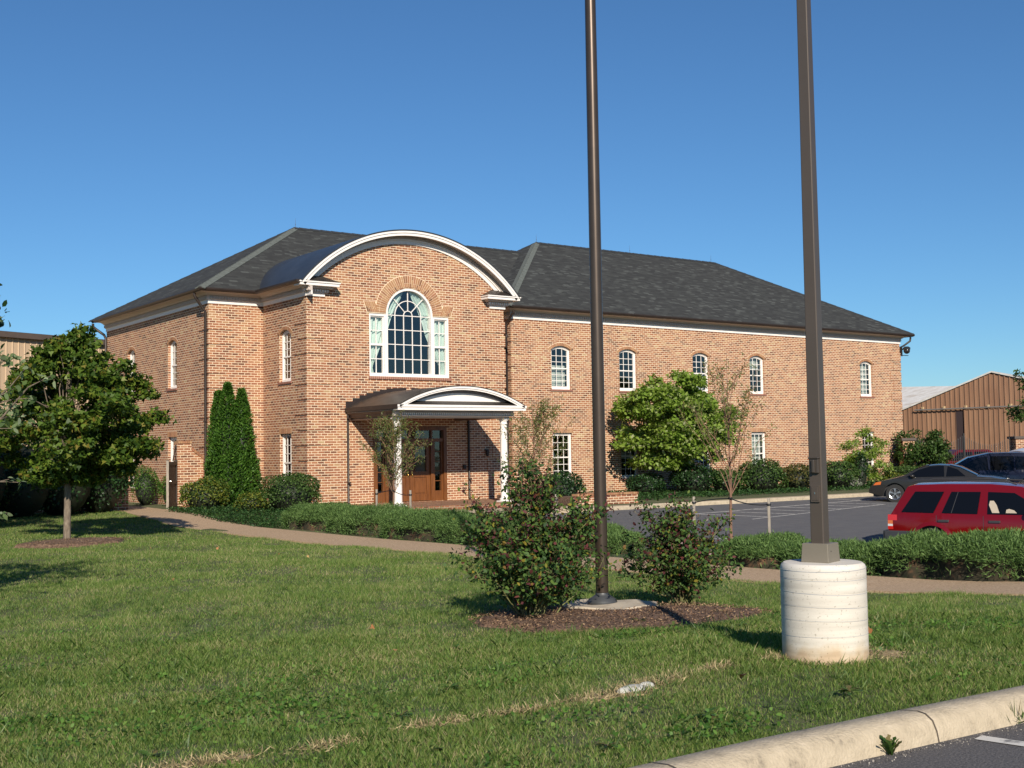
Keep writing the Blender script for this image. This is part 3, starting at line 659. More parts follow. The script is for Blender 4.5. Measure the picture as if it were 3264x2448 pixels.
# sloping ledge and tympanum
tbox(m, Tp, CX0+.72, CX1-.72, 3.478, 3.505, -.261, -.235)
RF2 = m.build('pediment', WHITE, B)
m = MB(); m.add([Tp(CX0+.25, 3.3455, -.002), Tp(CX1-.25, 3.3455, -.002), Tp(CX1-.6, 3.485, -.26), Tp(CX0+.6, 3.485, -.26)], [(0,1,2,3)]); m.build('ledge', PORCHMETAL, RF2)
t = MB(); rt = cR-.30; 
us = [cxm-1.85+3.7*i/24 for i in range(25)]
for p, q in zip(us, us[1:]):
    f = lambda u: max(3.47, czc+sqrt(max(0, (cR-.14)**2-(u-cxm)**2)))
    t.add([Tp(p, 3.46, -.262), Tp(q, 3.46, -.262), Tp(q, f(q), -.262), Tp(p, f(p), -.262)], [(0,1,2,3)])
t.build('tympanum', WHITE, RF2)
t = MB(); f2 = lambda u: czc+sqrt(max(0, (cR-.15)**2-(u-cxm)**2)); f3 = lambda u: max(3.48, f2(u)-.09)
arcstrip(t, Tp, cxm-1.9, cxm+1.9, f3, lambda u: max(f2(u), f3(u)+.001), -.262, -.2, 24); t.build('moulding', mat('painted_shade_trim', (.20,.165,.15), .6), RF2)  # dark band: shade cast by the porch arch, painted into the trim colour
m = MB()
# entablature beam ring, soffit, side eaves
bx0, bx1, by = 3.69, 8.23, -6.5
m.box((bx0, by, 2.93), (bx1, by+.26, 3.17)); EN = m.build('entablature', TRIM, B)
BRT = mat('brown_trim', (.15,.095,.07), .55, var=.08)
for a, b in (((bx0, by+.261, 2.93), (bx0+.26, YF-.001, 3.17)), ((bx1-.26, by+.261, 2.93), (bx1, YF-.001, 3.17))): m = MB(); m.box(a, b); m.build('side_beam', BRT, EN)
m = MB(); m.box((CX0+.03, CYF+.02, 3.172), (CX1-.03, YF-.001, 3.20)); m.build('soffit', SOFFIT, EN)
m = MB()
for i in range(62): u = bx0-.1+i*.077; m.box((u, by-.16, 3.03), (u+.045, by-.10, 3.09))
m.build('dentil_moulding', WHITE, EN)
m = MB(); m.box((bx0-.12, by-.10, 2.99), (bx1+.12, by-.001, 3.165)); m.box((bx0-.12, by-.18, 2.985), (bx1+.12, by-.10, 3.005)); m.box((bx0-.13, by-.17, 3.10), (bx1+.13, by-.1, 3.115)); m.build('dentil_band', TRIM, EN)
for x0, x1 in ((CX0-.02, CX0+.09), (CX1-.09, CX1+.02)):
    m = MB(); m.box((x0, CYF+.02, 3.21), (x1, YF-.002, 3.36)); m.build('gutter', BRONZE, RF)
m = MB(); sweep(m, [(bx0, YF-.01), (bx0, by)], [(0, 3.0), (.06, 3.02), (.10, 3.10), (.17, 3.17), (0, 3.17)], side=1); sweep(m, [(bx1, by), (bx1, YF-.01)], [(0, 3.0), (.06, 3.02), (.10, 3.10), (.17, 3.17), (0, 3.17)], side=1); m.build('moulding', BRT, EN)
for x in (3.83, 8.09):
    c_ = MB(); c_.lathe((x, -6.36, .05), [(.19, 0), (.19, .05), (.165, .07), (.175, .10), (.165, .13), (.135, .15), (.132, .9), (.118, 2.62), (.118, 2.66), (.13, 2.68), (.13, 2.70), (.118, 2.72), (.125, 2.78), (.155, 2.80), (.155, 2.84)], 28)
    c_.box((x-.2, -6.56, .05), (x+.2, -6.16, .10)); c_.box((x-.17, -6.53, 2.89), (x+.17, -6.19, 2.93)); c_.build('column', WHITE, B, smooth=True)
# ---- cornices
def cornice(path, dent=True):
    m = MB(); sweep(m, path, [(-.01, H), (.035, H), (.035, H+.12), (.05, H+.135), (-.01, H+.135)]); o = m.build('cornice', WHITE, B, merge=True)
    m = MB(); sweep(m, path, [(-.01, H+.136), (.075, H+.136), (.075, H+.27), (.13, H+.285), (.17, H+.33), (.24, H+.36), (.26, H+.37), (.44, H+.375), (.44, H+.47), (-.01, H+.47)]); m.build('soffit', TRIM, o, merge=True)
    m = MB()
    for (a, b) in zip(path, path[1:]):
        a = Vector(a); b = Vector(b); L_ = (b-a).length; t = (b-a)/L_; nrm = Vector((t.y, -t.x)); k = int(L_/.105)
        for i in range(k):
            c = a+t*(.05+i*.105)+nrm*.10; m.cbox((c.x, c.y, H+.205), (.052, .05, .10), atan2(t.y, t.x))
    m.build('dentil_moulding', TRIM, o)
    m = MB(); sweep(m, path, [(.445, H+.37), (.50, H+.36), (.55, H+.39), (.575, H+.44), (.575, H+.485), (.555, H+.485), (.445, H+.475)]); m.build('gutter', BRONZE, o, merge=True)
    return o
cornice([(0, 11.2), (0, 0), (2.05, 0), (2.05, YF-.44)])
cornice([(12.32, 0), (12.32, YW), (37.85, YW), (37.85, 12.5)])
# ---- roofs
def roof(name, x0, x1, y0, y1, ze, ra, rb, cap=True):
    m = MB(); m.add([(x0, y0, ze), (x1, y0, ze), (x1, y1, ze), (x0, y1, ze), ra, rb], [(0, 1, 5, 4), (1, 2, 5), (2, 3, 4, 5), (3, 0, 4)])
    m.add([(x0+.01, y0+.01, ze-.03), (x1-.01, y0+.01, ze-.03), (x1-.01, y1-.01, ze-.03), (x0+.01, y1-.01, ze-.03)], [(3, 2, 1, 0)])
    m.add([(x0, y0, ze), (x1, y0, ze), (x1, y1, ze), (x0, y1, ze), (x0, y0, ze-.035), (x1, y0, ze-.035), (x1, y1, ze-.035), (x0, y1, ze-.035)], [(0,4,5,1),(1,5,6,2),(2,6,7,3),(3,7,4,0)])
    return m.build(name, SHING, B)
R1 = roof('roof', -.54, 19.6, -.54, 11.74, 7.645, (6.07, 5.7, 11.33), (18.4, 5.7, 11.33))
R2 = roof('roof', 11.76, 38.41, -1.656, 13.06, 7.647, (18.9, 5.7, 11.87), (31.25, 5.7, 11.87))
def capstrip(p, q, na, nb, wd, mt, parent, name='hip_cap', lift=.018):
    p = Vector(p); q = Vector(q); d = (q-p).normalized(); m = MB(); L_ = (q-p).length; k = max(2, int(L_/.25))
    for i in range(k):
        a = p+(q-p)*i/k; b = p+(q-p)*(i+1)/k; l = lift+.004*(i % 2)
        for nrm in (na, nb):
            nrm = Vector(nrm).normalized(); t = nrm.cross(d); t = t if t.z < 0 else -t
            vs = [a+nrm*l*.6+Vector((0,0,l)), b+nrm*l*.6+Vector((0,0,l*.7)), b+t*wd+nrm*l*.7, a+t*wd+nrm*l]
            m.add(vs+[v-nrm*(l+.02) for v in vs], [(0,1,2,3),(2,3,7,6),(1,2,6,5),(0,3,7,4)])
    return m.build(name, mt, parent)
def pn(a, b, c):
    n = (Vector(b)-Vector(a)).cross(Vector(c)-Vector(a)).normalized(); return n if n.z > 0 else -n
def hips(x0, x1, y0, y1, ze, ra, rb, R, light):
    nf = pn((x0, y0, ze), (x1, y0, ze), ra); nb = pn((x0, y1, ze), (x1, y1, ze), ra); nl = pn((x0, y0, ze), (x0, y1, ze), ra); nr = pn((x1, y0, ze), (x1, y1, ze), rb)
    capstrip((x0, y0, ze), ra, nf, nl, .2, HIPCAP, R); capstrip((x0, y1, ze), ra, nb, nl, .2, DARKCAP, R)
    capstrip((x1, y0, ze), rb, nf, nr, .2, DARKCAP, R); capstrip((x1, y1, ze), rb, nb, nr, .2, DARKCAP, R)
    capstrip(ra, rb, nf, nb, .17, DARKCAP, R, 'ridge_cap', .03)
hips(-.54, 19.6, -.54, 11.74, 7.645, (6.07, 5.7, 11.33), (18.4, 5.7, 11.33), R1, 1)
hips(11.76, 38.41, -1.656, 13.06, 7.647, (18.9, 5.7, 11.87), (31.25, 5.7, 11.87), R2, 1)
for x, z, R in ((6.15, 11.36, R1), (12.6, 11.36, R1), (18.95, 11.9, R2), (25, 11.9, R2), (30.9, 11.9, R2)):
    m = MB(); m.tube([(x, 5.7, z), (x, 5.7, z+.18), (x, 5.7, z+.4)], [.008, .006, .002], 6); m.ball((x, 5.7, z+.12), .015, 8, 6); m.build('lightning_rod', BRONZE, R)
# ---- barrel vault over the entrance
VR = 5.93; hv = 4.54; th = asin(hv/VR); n = 44
m = MB(); P = [(XC+VR*sin(-th+2*th*i/n), ZC+VR*cos(-th+2*th*i/n)) for i in range(n+1)]; Q = [(XC+(VR-.05)*sin(-th+2*th*i/n), ZC+(VR-.05)*cos(-th+2*th*i/n)) for i in range(n+1)]
vs = [(x, y, z) for y in (-3.95, 4.0) for x, z in P+Q]; q = 2*(n+1); fs = []
for i in range(n): fs += [(i, i+1, q+i+1, q+i), (n+1+i, q+n+1+i, q+n+2+i, n+2+i), (i, n+1+i, n+2+i, i+1)]
m.add(vs, fs); VA = m.build('vault_roof', VAULT, B, smooth=True)
m = MB(); Tg = front(YF)
ring(m, Tg, XC, ZC, 5.715, 5.878, .40, .455, pi/2-th, pi/2+th, 60); ring(m, Tg, XC, ZC, 5.81, 5.878, .455, .485, pi/2-th, pi/2+th, 60)
GF = m.build('arch_fascia', WHITE, B)
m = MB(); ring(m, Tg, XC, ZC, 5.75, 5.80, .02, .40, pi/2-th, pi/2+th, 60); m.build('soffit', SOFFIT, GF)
m = MB(); ring(m, Tg, XC, ZC, 5.47, 5.60, -.01, .045, pi/2-th*.92, pi/2+th*.92, 60); ring(m, Tg, XC, ZC, 5.60, 5.65, -.01, .09, pi/2-th*.93, pi/2+th*.93, 60); m.build('arch_trim', WHITE, GF)
m = MB(); ring(m, Tg, XC, ZC, 5.65, 5.75, -.01, .12, pi/2-th*.95, pi/2+th*.95, 60); m.build('moulding', SOFFIT, GF)
for s in (-1, 1):
    def Ts(u, z, d, s=s): return (XC+s*(XC-u), YF-d, z)
    m = MB(); tbox(m, Ts, 1.60, 3.07, 7.46, 7.60, -.02, .455); tbox(m, Ts, 1.57, 3.10, 7.555, 7.598, .0, .49)
    tbox(m, Ts, 2.0, 2.72, H, H+.115, -.01, .05)
    o = m.build('cornice_return', WHITE, B)
    m = MB(); tbox(m, Ts, 1.8, 2.93, 7.40, 7.46, -.01, .27); tbox(m, Ts, 1.92, 2.82, 7.27, 7.40, -.01, .12); m.build('soffit', TRIM, o)
    m = MB()
    for i in range(10): tbox(m, Ts, 1.9+i*.095, 1.945+i*.095, 7.30, 7.37, .12, .17)
    m.build('dentil_moulding', WHITE, o)
    m = MB(); m.add([Ts(1.56, 7.602, .495), Ts(3.11, 7.602, .495), Ts(3.11, 7.602, 0), Ts(1.56, 7.602, 0), Ts(2.05, 7.86, .02), Ts(2.62, 7.86, .02), Ts(2.62, 7.86, 0), Ts(2.05, 7.86, 0)], [(0,1,5,4),(1,2,6,5),(3,0,4,7),(4,5,6,7)]); m.build('return_cap', PORCHMETAL, o)
# ---- downspouts and camera
def pipe(pts, r=.05, name='downspout', rz=0):
    m = MB(); m.tube(pts, r, 10); p = pts[-1]
    for z in (6.2, 3.0, .8):
        if any(a[2] > z > b[2] for a, b in zip(pts, pts[1:])): m.cbox((pts[-1][0], pts[-1][1], z), (r*2.5, r*2.5, .05))
    return m.build(name, BRONZE, B, smooth=True)
pipe([(-.47, .12, 7.5), (-.47, .12, 7.4), (-.30, .12, 7.15), (-.075, .12, 6.85), (-.075, .12, .0)])
pipe([(-.50, 11.45, 7.5), (-.50, 11.45, 7.38), (-.40, 11.42, 7.28), (-.08, 11.28, 7.02), (-.06, 11.12, 6.85), (-.06, 11.12, 0)], .055)
pipe([(12.19, -1.5, 7.45), (12.19, -1.5, 7.35), (12.17, -1.0, 6.95), (12.17, -1.0, 0)])
pipe([(10.36, YF-.05, 6.2), (10.36, YF-.05, 6.1)], .05)
pipe([(3.56, YF-.06, 3.2), (3.56, YF-.06, .12), (3.56, YF-.12, .02)], .042)
pipe([(8.56, YF-.06, 3.2), (8.56, YF-.06, .12), (8.56, YF-.12, .06)], .042)
pipe([(38.35, YW-.35, 7.5), (38.33, YW-.33, 7.3), (38.05, YW-.12, 7.05), (37.92, YW+.1, 6.95), (37.92, YW+.1, 0)])
m = MB(); m.cbox((37.93, YW-.02, 6.75), (.12, .12, .5)); m.tube([(37.95, YW-.05, 6.85), (38.05, YW-.2, 6.9)], .04); m.ball((38.08, YW-.28, 6.78), .17, 14, 10); m.lathe((38.08, YW-.28, 6.84), [(.19, 0), (.19, .1), (.1, .16)], 14); m.tube([(37.95, YW-.02, 6.55), (38.25, YW-.25, 6.53)], .018)
m.build('dome_camera', mat('black_plastic', (.02,.02,.022), .2, var=0), B, smooth=True)
m = MB(); m.cbox((8.35, YF-.06, 1.25), (.1, .1, .14)); m.build('wall_box', BRONZE, B)
m = MB(); m.cbox((9.35, YF-.06, 1.86), (.12, .12, .05)); m.tube([(9.35, YF-.05, 1.86), (9.35, YF-.11, 1.86)], .012); m.lathe((9.35, YF-.11, 1.62), [(.03, 0), (.06, .03), (.07, .2), (.03, .26)], 8); m.build('wall_lantern', BRONZE, B)
# ------------------------------------------------------------------ vegetation tools
def fast(name, V, F, mt, parent, origin=None, smooth=False):
    me = bpy.data.meshes.new(name); nv, (nf, k) = len(V), F.shape
    if parent is not None:
        o = ORG[parent.name].inverted(); A = np.array(o); V = V@A[:3, :3].T+A[:3, 3]
    me.vertices.add(nv); me.vertices.foreach_set('co', V.astype(np.float32).ravel()); me.loops.add(nf*k); me.loops.foreach_set('vertex_index', F.astype(np.int32).ravel())
    me.polygons.add(nf); me.polygons.foreach_set('loop_start', np.arange(0, nf*k, k, dtype=np.int32)); me.update(calc_edges=True); me.validate()
    o = bpy.data.objects.new(name, me); COL.objects.link(o); me.materials.append(mt)
    if parent is not None: o.parent = parent; ORG[o.name] = ORG[parent.name]
    else: ORG[o.name] = Matrix.Identity(4)
    return o
def unit(a): return a/np.maximum(1e-9, np.linalg.norm(a, axis=1, keepdims=True))
def leafmesh(P, L, W, up=.6, droop=.3, out=None, shape=4, fold=.25, axis=None, rng=RNG):
    n = len(P); N = unit(rng.normal(size=(n, 3))+np.array([0, 0, up])+(0 if out is None else out))
    A = rng.normal(size=(n, 3)) if axis is None else axis+rng.normal(size=(n, 3))*.35
    A[:, 2] -= droop; A = unit(A-N*np.sum(A*N, 1, keepdims=True)); S = np.cross(N, A)
    L = (L*rng.uniform(.65, 1.25, n))[:, None]; W = (W*rng.uniform(.75, 1.2, n))[:, None]; fo = N*W*fold
    if shape == 4:
        V = np.stack([P, P+A*L*.5+S*W*.5+fo, P+A*L, P+A*L*.5-S*W*.5+fo], 1).reshape(-1, 3); F = np.arange(4*n).reshape(n, 4)
    elif shape == 'maple':   # five-pointed outline
        pts = [(0, 0), (.12, .5), (.42, .42), (.5, .18), (1, 0), (.5, -.18), (.42, -.42), (.12, -.5)]
        V = np.stack([P+A*L*a+S*W*b+N*W*fold*abs(b)*2 for a, b in pts], 1).reshape(-1, 3); F = np.arange(8*n).reshape(n, 8)
    else:
        pts = [(0, 0), (.25, .42), (.65, .4), (1, 0), (.65, -.4), (.25, -.42)]
        V = np.stack([P+A*L*a+S*W*b+N*W*fold*abs(b)*2 for a, b in pts], 1).reshape(-1, 3); F = np.arange(6*n).reshape(n, 6)
    return V, F
def clump_pts(clumps, per, flat=.55, rng=RNG):
    out = []
    for c, r in clumps:
        n = int(per*4*r*r*(1+.3*rng.normal())); n = max(4, n)
        q = unit(rng.normal(size=(n, 3)))*(rng.uniform(size=(n, 1))**.45)*r; q[:, 2] *= flat; q[:, 2] -= .25*(q[:, 0]**2+q[:, 1]**2)/r
        out.append(np.array(c)+q)
    return np.concatenate(out)
def limb(m, a, b, r0, r1, wob=.08, n=5, rg=random):
    a = Vector(a); b = Vector(b); L_ = (b-a).length; P = []
    for i in range(n+1):
        t = i/n; p = a.lerp(b, t); p.z += .12*L_*sin(pi*t)*.6
        if 0 < i < n: p += Vector((rg.uniform(-1, 1), rg.uniform(-1, 1), rg.uniform(-1, 1)))*wob*L_*.4
        P.append(p)
    m.tube(P, [r0+(r1-r0)*i/n for i in range(n+1)], 6); return P
BARK = mat('bark', (.17,.13,.095), .95, stops=[(.3, (.08,.06,.045)), (.55, (.19,.15,.11)), (.8, (.30,.26,.2))], scale=14, bump=.8, bscale=30, stretch=(1, 1, .35))
BARKR = mat('bark_red', (.20,.11,.07), .8, var=.35, scale=20)
def G(a, b, c, d=None): return [(0, a), (.45, b), (.85, c), (1, d or c)]
MAPLE = island_mat('maple_leaf', G((.03,.065,.010), (.07,.13,.016), (.135,.195,.024), (.21,.17,.035)), .5, .3, patch=.5, pscale=.8)
DOGW = island_mat('dogwood_leaf', G((.11,.19,.025), (.19,.29,.04), (.27,.36,.07), (.38,.40,.22)), .45, .35, patch=.3)
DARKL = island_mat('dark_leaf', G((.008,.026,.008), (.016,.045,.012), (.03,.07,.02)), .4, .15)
SHRUBL = island_mat('shrub_leaf', G((.018,.045,.010), (.038,.08,.016), (.075,.13,.03)), .5, .2, spec=.25)
YELSH = island_mat('yellow_shrub_leaf', G((.03,.06,.012), (.07,.12,.018), (.20,.21,.03)), .5, .3, patch=.8, pscale=1.5)
REDSH = island_mat('bronze_shrub_leaf', G((.03,.045,.012), (.07,.085,.02), (.13,.10,.03)), .5, .25)
ARBOR = island_mat('arborvitae_leaf', G((.02,.062,.006), (.042,.115,.01), (.085,.18,.02)), .6, .2, patch=.4, pscale=4)
JUNI = island_mat('juniper_leaf', G((.04,.085,.022), (.09,.165,.04), (.155,.25,.075)), .65, .25, patch=.5, pscale=2)
JUNID = mat('juniper_core', (.05,.033,.02), .95, stops=[(.35, (.015,.02,.008)), (.55, (.04,.032,.016)), (.68, (.16,.08,.04))], scale=5)
WILLOW = island_mat('sapling_leaf', G((.06,.09,.02), (.12,.16,.04), (.2,.22,.07), (.26,.15,.07)), .5, .3)
ROSE = island_mat('rose_leaf', [(0, (.022,.055,.018)), (.35, (.05,.10,.028)), (.62, (.09,.165,.035)), (.80, (.11,.16,.03)), (.86, (.25,.2,.03)), (.89, (.13,.035,.035)), (1, (.09,.03,.035))], .6, .25, spec=.2)
ROSET = island_mat('rose_tip_leaf', [(0, (.05,.018,.022)), (.5, (.10,.03,.035)), (.75, (.05,.06,.03)), (1, (.15,.09,.06))], .4, .2)
COVER = island_mat('ground_cover_leaf', G((.012,.04,.01), (.025,.07,.016), (.05,.105,.025)), .6, .2, patch=.5)
PALE = island_mat('pale_leaf', G((.07,.12,.04), (.14,.2,.08), (.28,.34,.2)), .4, .35)
GRASS = island_mat('grass_blade', [(0, (.068,.128,.026)), (.3, (.128,.218,.042)), (.55, (.188,.285,.06)), (.76, (.25,.315,.09)), (.9, (.34,.32,.14)), (1, (.46,.40,.22))], .5, .4, patch=.9, pscale=.75)
def tree(name, label, cat, root, clumps, trunk_h, r0, leafmat, bark=BARK, per=260, L_=.11, W_=.10, shape='maple', group=None, flat=.5, up=.8, droop=.3, limbs=True, seed=3, lean=(0, 0)):
    t = thing(name, label, cat, root, 0, group); rg = random.Random(seed); rng = np.random.default_rng(seed); m = MB()
    top = max(c[2] for c, r in clumps); x, y, z = root; fork = Vector((x+lean[0]*.5, y+lean[1]*.5, z+trunk_h)); tip = Vector((x+lean[0], y+lean[1], top-.25))
    m.tube([(x, y, z-.15), (x, y, z+.06), (x+.01, y, z+trunk_h*.5), fork, fork.lerp(tip, .5)+Vector((.05, .03, 0)), tip], [r0*1.5, r0*1.12, r0, r0*.92, r0*.5, r0*.12], 10)
    if limbs:
        for ci, (c, r) in enumerate(clumps):
            if len(clumps) > 60 and ci % 4: continue
            f = rg.uniform(.0, .55); s = fork.lerp(tip, f*.9) if c[2] > fork.z+.6 else fork+Vector((0, 0, .05))
            limb(m, s, c, r0*(.34-.16*f), r0*.05, rg=rg)
    m.build('trunk', bark, t, smooth=True)
    P = clump_pts(clumps, per, flat, rng); V, F = leafmesh(P, L_, W_, up, droop, shape=shape, rng=rng)
    fast('crown', V, F, leafmat, t); return t
def sphere_clumps(c, R, n, r, rng, zlim=(-1, 1), shell=.55, power=1):
    out = []
    while len(out) < n:
        q = rng.uniform(-1, 1, 3); d = np.linalg.norm(q)
        if d > 1 or d < shell*rng.uniform(.3, 1): continue
        if not zlim[0] <= q[2] <= zlim[1]: continue
        out.append(((c[0]+q[0]*R[0], c[1]+q[1]*R[1], c[2]+q[2]*R[2]), r*rng.uniform(.7, 1.25)))
    return out
def shrub(name, label, cat, c, rx, ry, h, leafmat, n=1500, L_=.07, W_=.05, group=None, seed=0, zb=None, shape=4, lump=.10, square=2.4, stem=True):
    """rounded bush: leaves through an outer shell over short stems"""
    z0 = gz(c[0], c[1]) if zb is None else zb; t = thing(name, label, cat, (c[0], c[1], z0), 0, group); rng = np.random.default_rng(seed+50); rg = random.Random(seed)
    q = unit(rng.normal(size=(n, 3))); q[:, 2] = np.abs(q[:, 2])*np.where(rng.uniform(size=n) < .2, -.3, 1)
    ph = rng.uniform(0, 6.28, 6); k = 1+lump*(np.sin(4*q[:, 0]+ph[0]+3*q[:, 2])+np.sin(5*q[:, 1]+ph[1])+np.sin(7*q[:, 2]+ph[2]+4*q[:, 0]))*.7
    s = (np.sum(np.abs(q)**square, 1)**(-1/square))[:, None]; dep = (1-.3*rng.uniform(size=n)**2.2)[:, None]; B_ = q*s*k[:, None]*dep
    P = B_*np.array([rx, ry, h*.56])+np.array([c[0], c[1], z0+h*.46]); P[:, 2] = np.maximum(P[:, 2], z0+.03)
    V, F = leafmesh(P, L_, W_, .3, 0, out=q*.9, shape=shape, rng=rng); fast('foliage', V, F, leafmat, t)
    m = MB()
    for i in range(9):
        a = rg.uniform(0, 6.28); m.tube([(c[0]+.06*cos(a), c[1]+.06*sin(a), z0-.05), (c[0]+rx*.3*cos(a), c[1]+ry*.3*sin(a), z0+h*.4), (c[0]+rx*.6*cos(a), c[1]+ry*.6*sin(a), z0+h*.75)], [.022, .014, .006], 5)
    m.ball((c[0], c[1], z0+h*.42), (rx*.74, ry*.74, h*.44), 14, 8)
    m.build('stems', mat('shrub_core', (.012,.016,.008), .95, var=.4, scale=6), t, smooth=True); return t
def hedge(label, a, b, wd, h, seed, dens=1300, group='low juniper hedges along the path'):
    a = np.array(a, float); b = np.array(b, float); Ln = np.linalg.norm(b-a); d = (b-a)/Ln; s = np.array([d[1], -d[0]]); c = (a+b)/2
    z0 = gz(c[0], c[1]); t = thing('juniper_hedge', label, 'hedge', (c[0], c[1], z0), 0, group); rng = np.random.default_rng(seed)
    ph = rng.uniform(0, 6.28, 8)
    def surf(u, th):
        e = np.minimum(1, np.minimum(u, Ln-u)/.7+.0); e = np.sqrt(np.clip(1-(1-e)**2, .02, 1)); wv = 1+.10*np.sin(u*2.1+ph[0])+.07*np.sin(u*5.3+ph[1]+th)+.05*np.sin(u*9+ph[2]+2*th)
        x = np.cos(th); z = np.sin(th); sg = lambda v, p: np.sign(v)*np.abs(v)**p
        return wd/2*sg(x, .75)*e*wv, h*sg(z, .6)*(.35+.65*e)*wv
    m = MB(); nu, nt_ = int(Ln/.18)+2, 12; vs = []
    for i in range(nu+1):
        for j in range(nt_+1):
            w_, z_ = surf(np.array(Ln*i/nu), np.array(pi*j/nt_)); p = a+d*Ln*i/nu+s*w_*.84; vs.append((p[0], p[1], gz(p[0], p[1])+z_*.8-(.1 if j in (0, nt_) else 0)))
    m.add(vs, [(i*(nt_+1)+j, i*(nt_+1)+j+1, (i+1)*(nt_+1)+j+1, (i+1)*(nt_+1)+j) for i in range(nu) for j in range(nt_)]); m.build('stems', JUNID, t, smooth=True)
    n = int(Ln*(wd+1.4*h)*dens); u = rng.uniform(0, Ln, n); th = rng.uniform(-.05, pi+.05, n); w_, z_ = surf(u, np.clip(th, 0, pi)); k = rng.uniform(.86, 1.06, n)
    bare = (z_ < h*.5) & (rng.uniform(size=n) < .68+.3*np.sin(u*1.7+ph[3])); keep = ~bare
    u, th, w_, z_, k = u[keep], th[keep], w_[keep], z_[keep], k[keep]; n = len(u)
    P = np.zeros((n, 3)); P[:, :2] = a+d*u[:, None]+s*(w_*k)[:, None]; P[:, 2] = z0+np.maximum(.03, z_*k)
    O = np.zeros((n, 3)); O[:, :2] = s*np.cos(th)[:, None]; O[:, 2] = np.sin(th)
    main = np.array([-.2, -.8, .25]) ; ax = O*.75+np.array([0, 0, .45])+rng.normal(size=(n, 3))*.45
    P3 = []; A3 = []
    for q in range(3): P3.append(P+rng.normal(size=(n, 3))*.02); A3.append(ax+rng.normal(size=(n, 3))*.3)
    P3 = np.concatenate(P3); A3 = np.concatenate(A3); V, F = leafmesh(P3, .085, .014, .4, 0, axis=A3, rng=rng, fold=.1); fast('foliage', V, F, JUNI, t); return t
# ------------------------------------------------------------------ trees
rg = np.random.default_rng(5)
mx, my, mz = -8.24, -11.95, -.08
cl = []
while len(cl) < 175:
    z = rg.uniform(1.5, 4.75); f = (z-1.45)/3.4; R = 1.98*sin(pi*min(1, max(0, f))**.72)**.6*(1-.25*max(0, f-.55)/.45); a = rg.uniform(0, 2*pi); q = R*sqrt(rg.uniform(.0, 1))
    cl.append(((mx+.15+q*cos(a), my+q*sin(a), mz+z-.08), .36*rg.uniform(.75, 1.25)*(1 if f < .8 else .7)))
cl += [((mx+.30, my, mz+4.8), .34), ((mx+.1, my+.1, mz+4.5), .45)]
tree('maple_tree', 'young maple with dense dark green crown standing on the lawn in a mulch ring', 'tree', (mx, my, mz), cl, 1.7, .075, MAPLE, per=260, L_=.12, W_=.12, seed=2, up=.9, flat=.5)
dx, dy, dz = 19.3, -3.4, -.05; cl = sphere_clumps((dx-.1, dy, dz+2.95), (2.6, 2.3, 2.1), 150, .5, rg, (-.85, 1), .45)
tree('dogwood_tree', 'leafy bright green dogwood with low forked trunk in front of the wing wall', 'tree', (dx, dy, dz), cl, .7, .11, DOGW, per=150, L_=.17, W_=.12, shape=6, seed=4, flat=.5, up=1.1, droop=.5)
sx, sy = 29.7, -4.9; cl = sphere_clumps((sx, sy, 1.35), (1.2, 1.1, 1.15), 46, .33, rg, (-1, 1), .4)
tree('small_tree', 'small light green tree against the brick wall near the far right corner window', 'tree', (sx, sy, -.08), cl, .6, .04, DOGW, per=230, L_=.14, W_=.07, shape=4, seed=6, droop=.6)
def at(u, v, D):
    p = Vector(CAMP)+_f*D+_r*((u-1106)/2594.4*D)-_u*((v-829.5)/2594.4*D); return p
p = at(1998, 1018, 62); cl = sphere_clumps((p.x-.1, p.y, 1.4), (1.35, 1.3, 1.45), 80, .42, rg, (-1, 1), .5)
tree('evergreen_tree', 'dark green bushy tree beside the iron fence right of the brick building', 'tree', (p.x, p.y, -.1), cl, .5, .06, SHRUBL, per=160, L_=.15, W_=.08, shape=4, seed=7)
p = at(2262, 900, 44); cl = sphere_clumps((p.x, p.y, 2.9), (1.15, 1.1, 1.9), 30, .36, rg, (-1, 1), .4)+[((p.x-.9, p.y+.55, 4.35), .2), ((p.x-.75, p.y+.5, 4.1), .25)]
tree('young_tree', 'dark leafy young tree cut by the right edge of the photo above the white car', 'tree', (p.x, p.y, lot_z(0, p.y)), cl, 1.2, .06, SHRUBL, per=200, L_=.16, W_=.06, shape=4, seed=8)
# tree beside the camera's left edge: only its outer twigs reach into the picture
q = at(-165, 1100, 15); lx, ly = q.x, q.y; cl = sphere_clumps((lx, ly, 3.0), (1.15, 1.15, 1.2), 44, .32, rg, (-1, 1), .4)
cl += [(tuple(at(u, v, 14.6)), r) for u, v, r in ((20, 770, .16), (60, 790, .14), (110, 812, .12), (30, 840, .15), (70, 860, .11), (15, 900, .12), (20, 1035, .07), (45, 1042, .06), (15, 1108, .06), (-5, 1110, .06), (10, 690, .05), (25, 925, .05), (-20, 850, .25), (-25, 950, .25))]
tree('beech_tree', 'pale leaved tree mostly outside the left edge with twigs reaching in', 'tree', (lx, ly, -.05), cl, 1.0, .08, PALE, per=100, L_=.11, W_=.06, shape=6, seed=9, droop=.6)
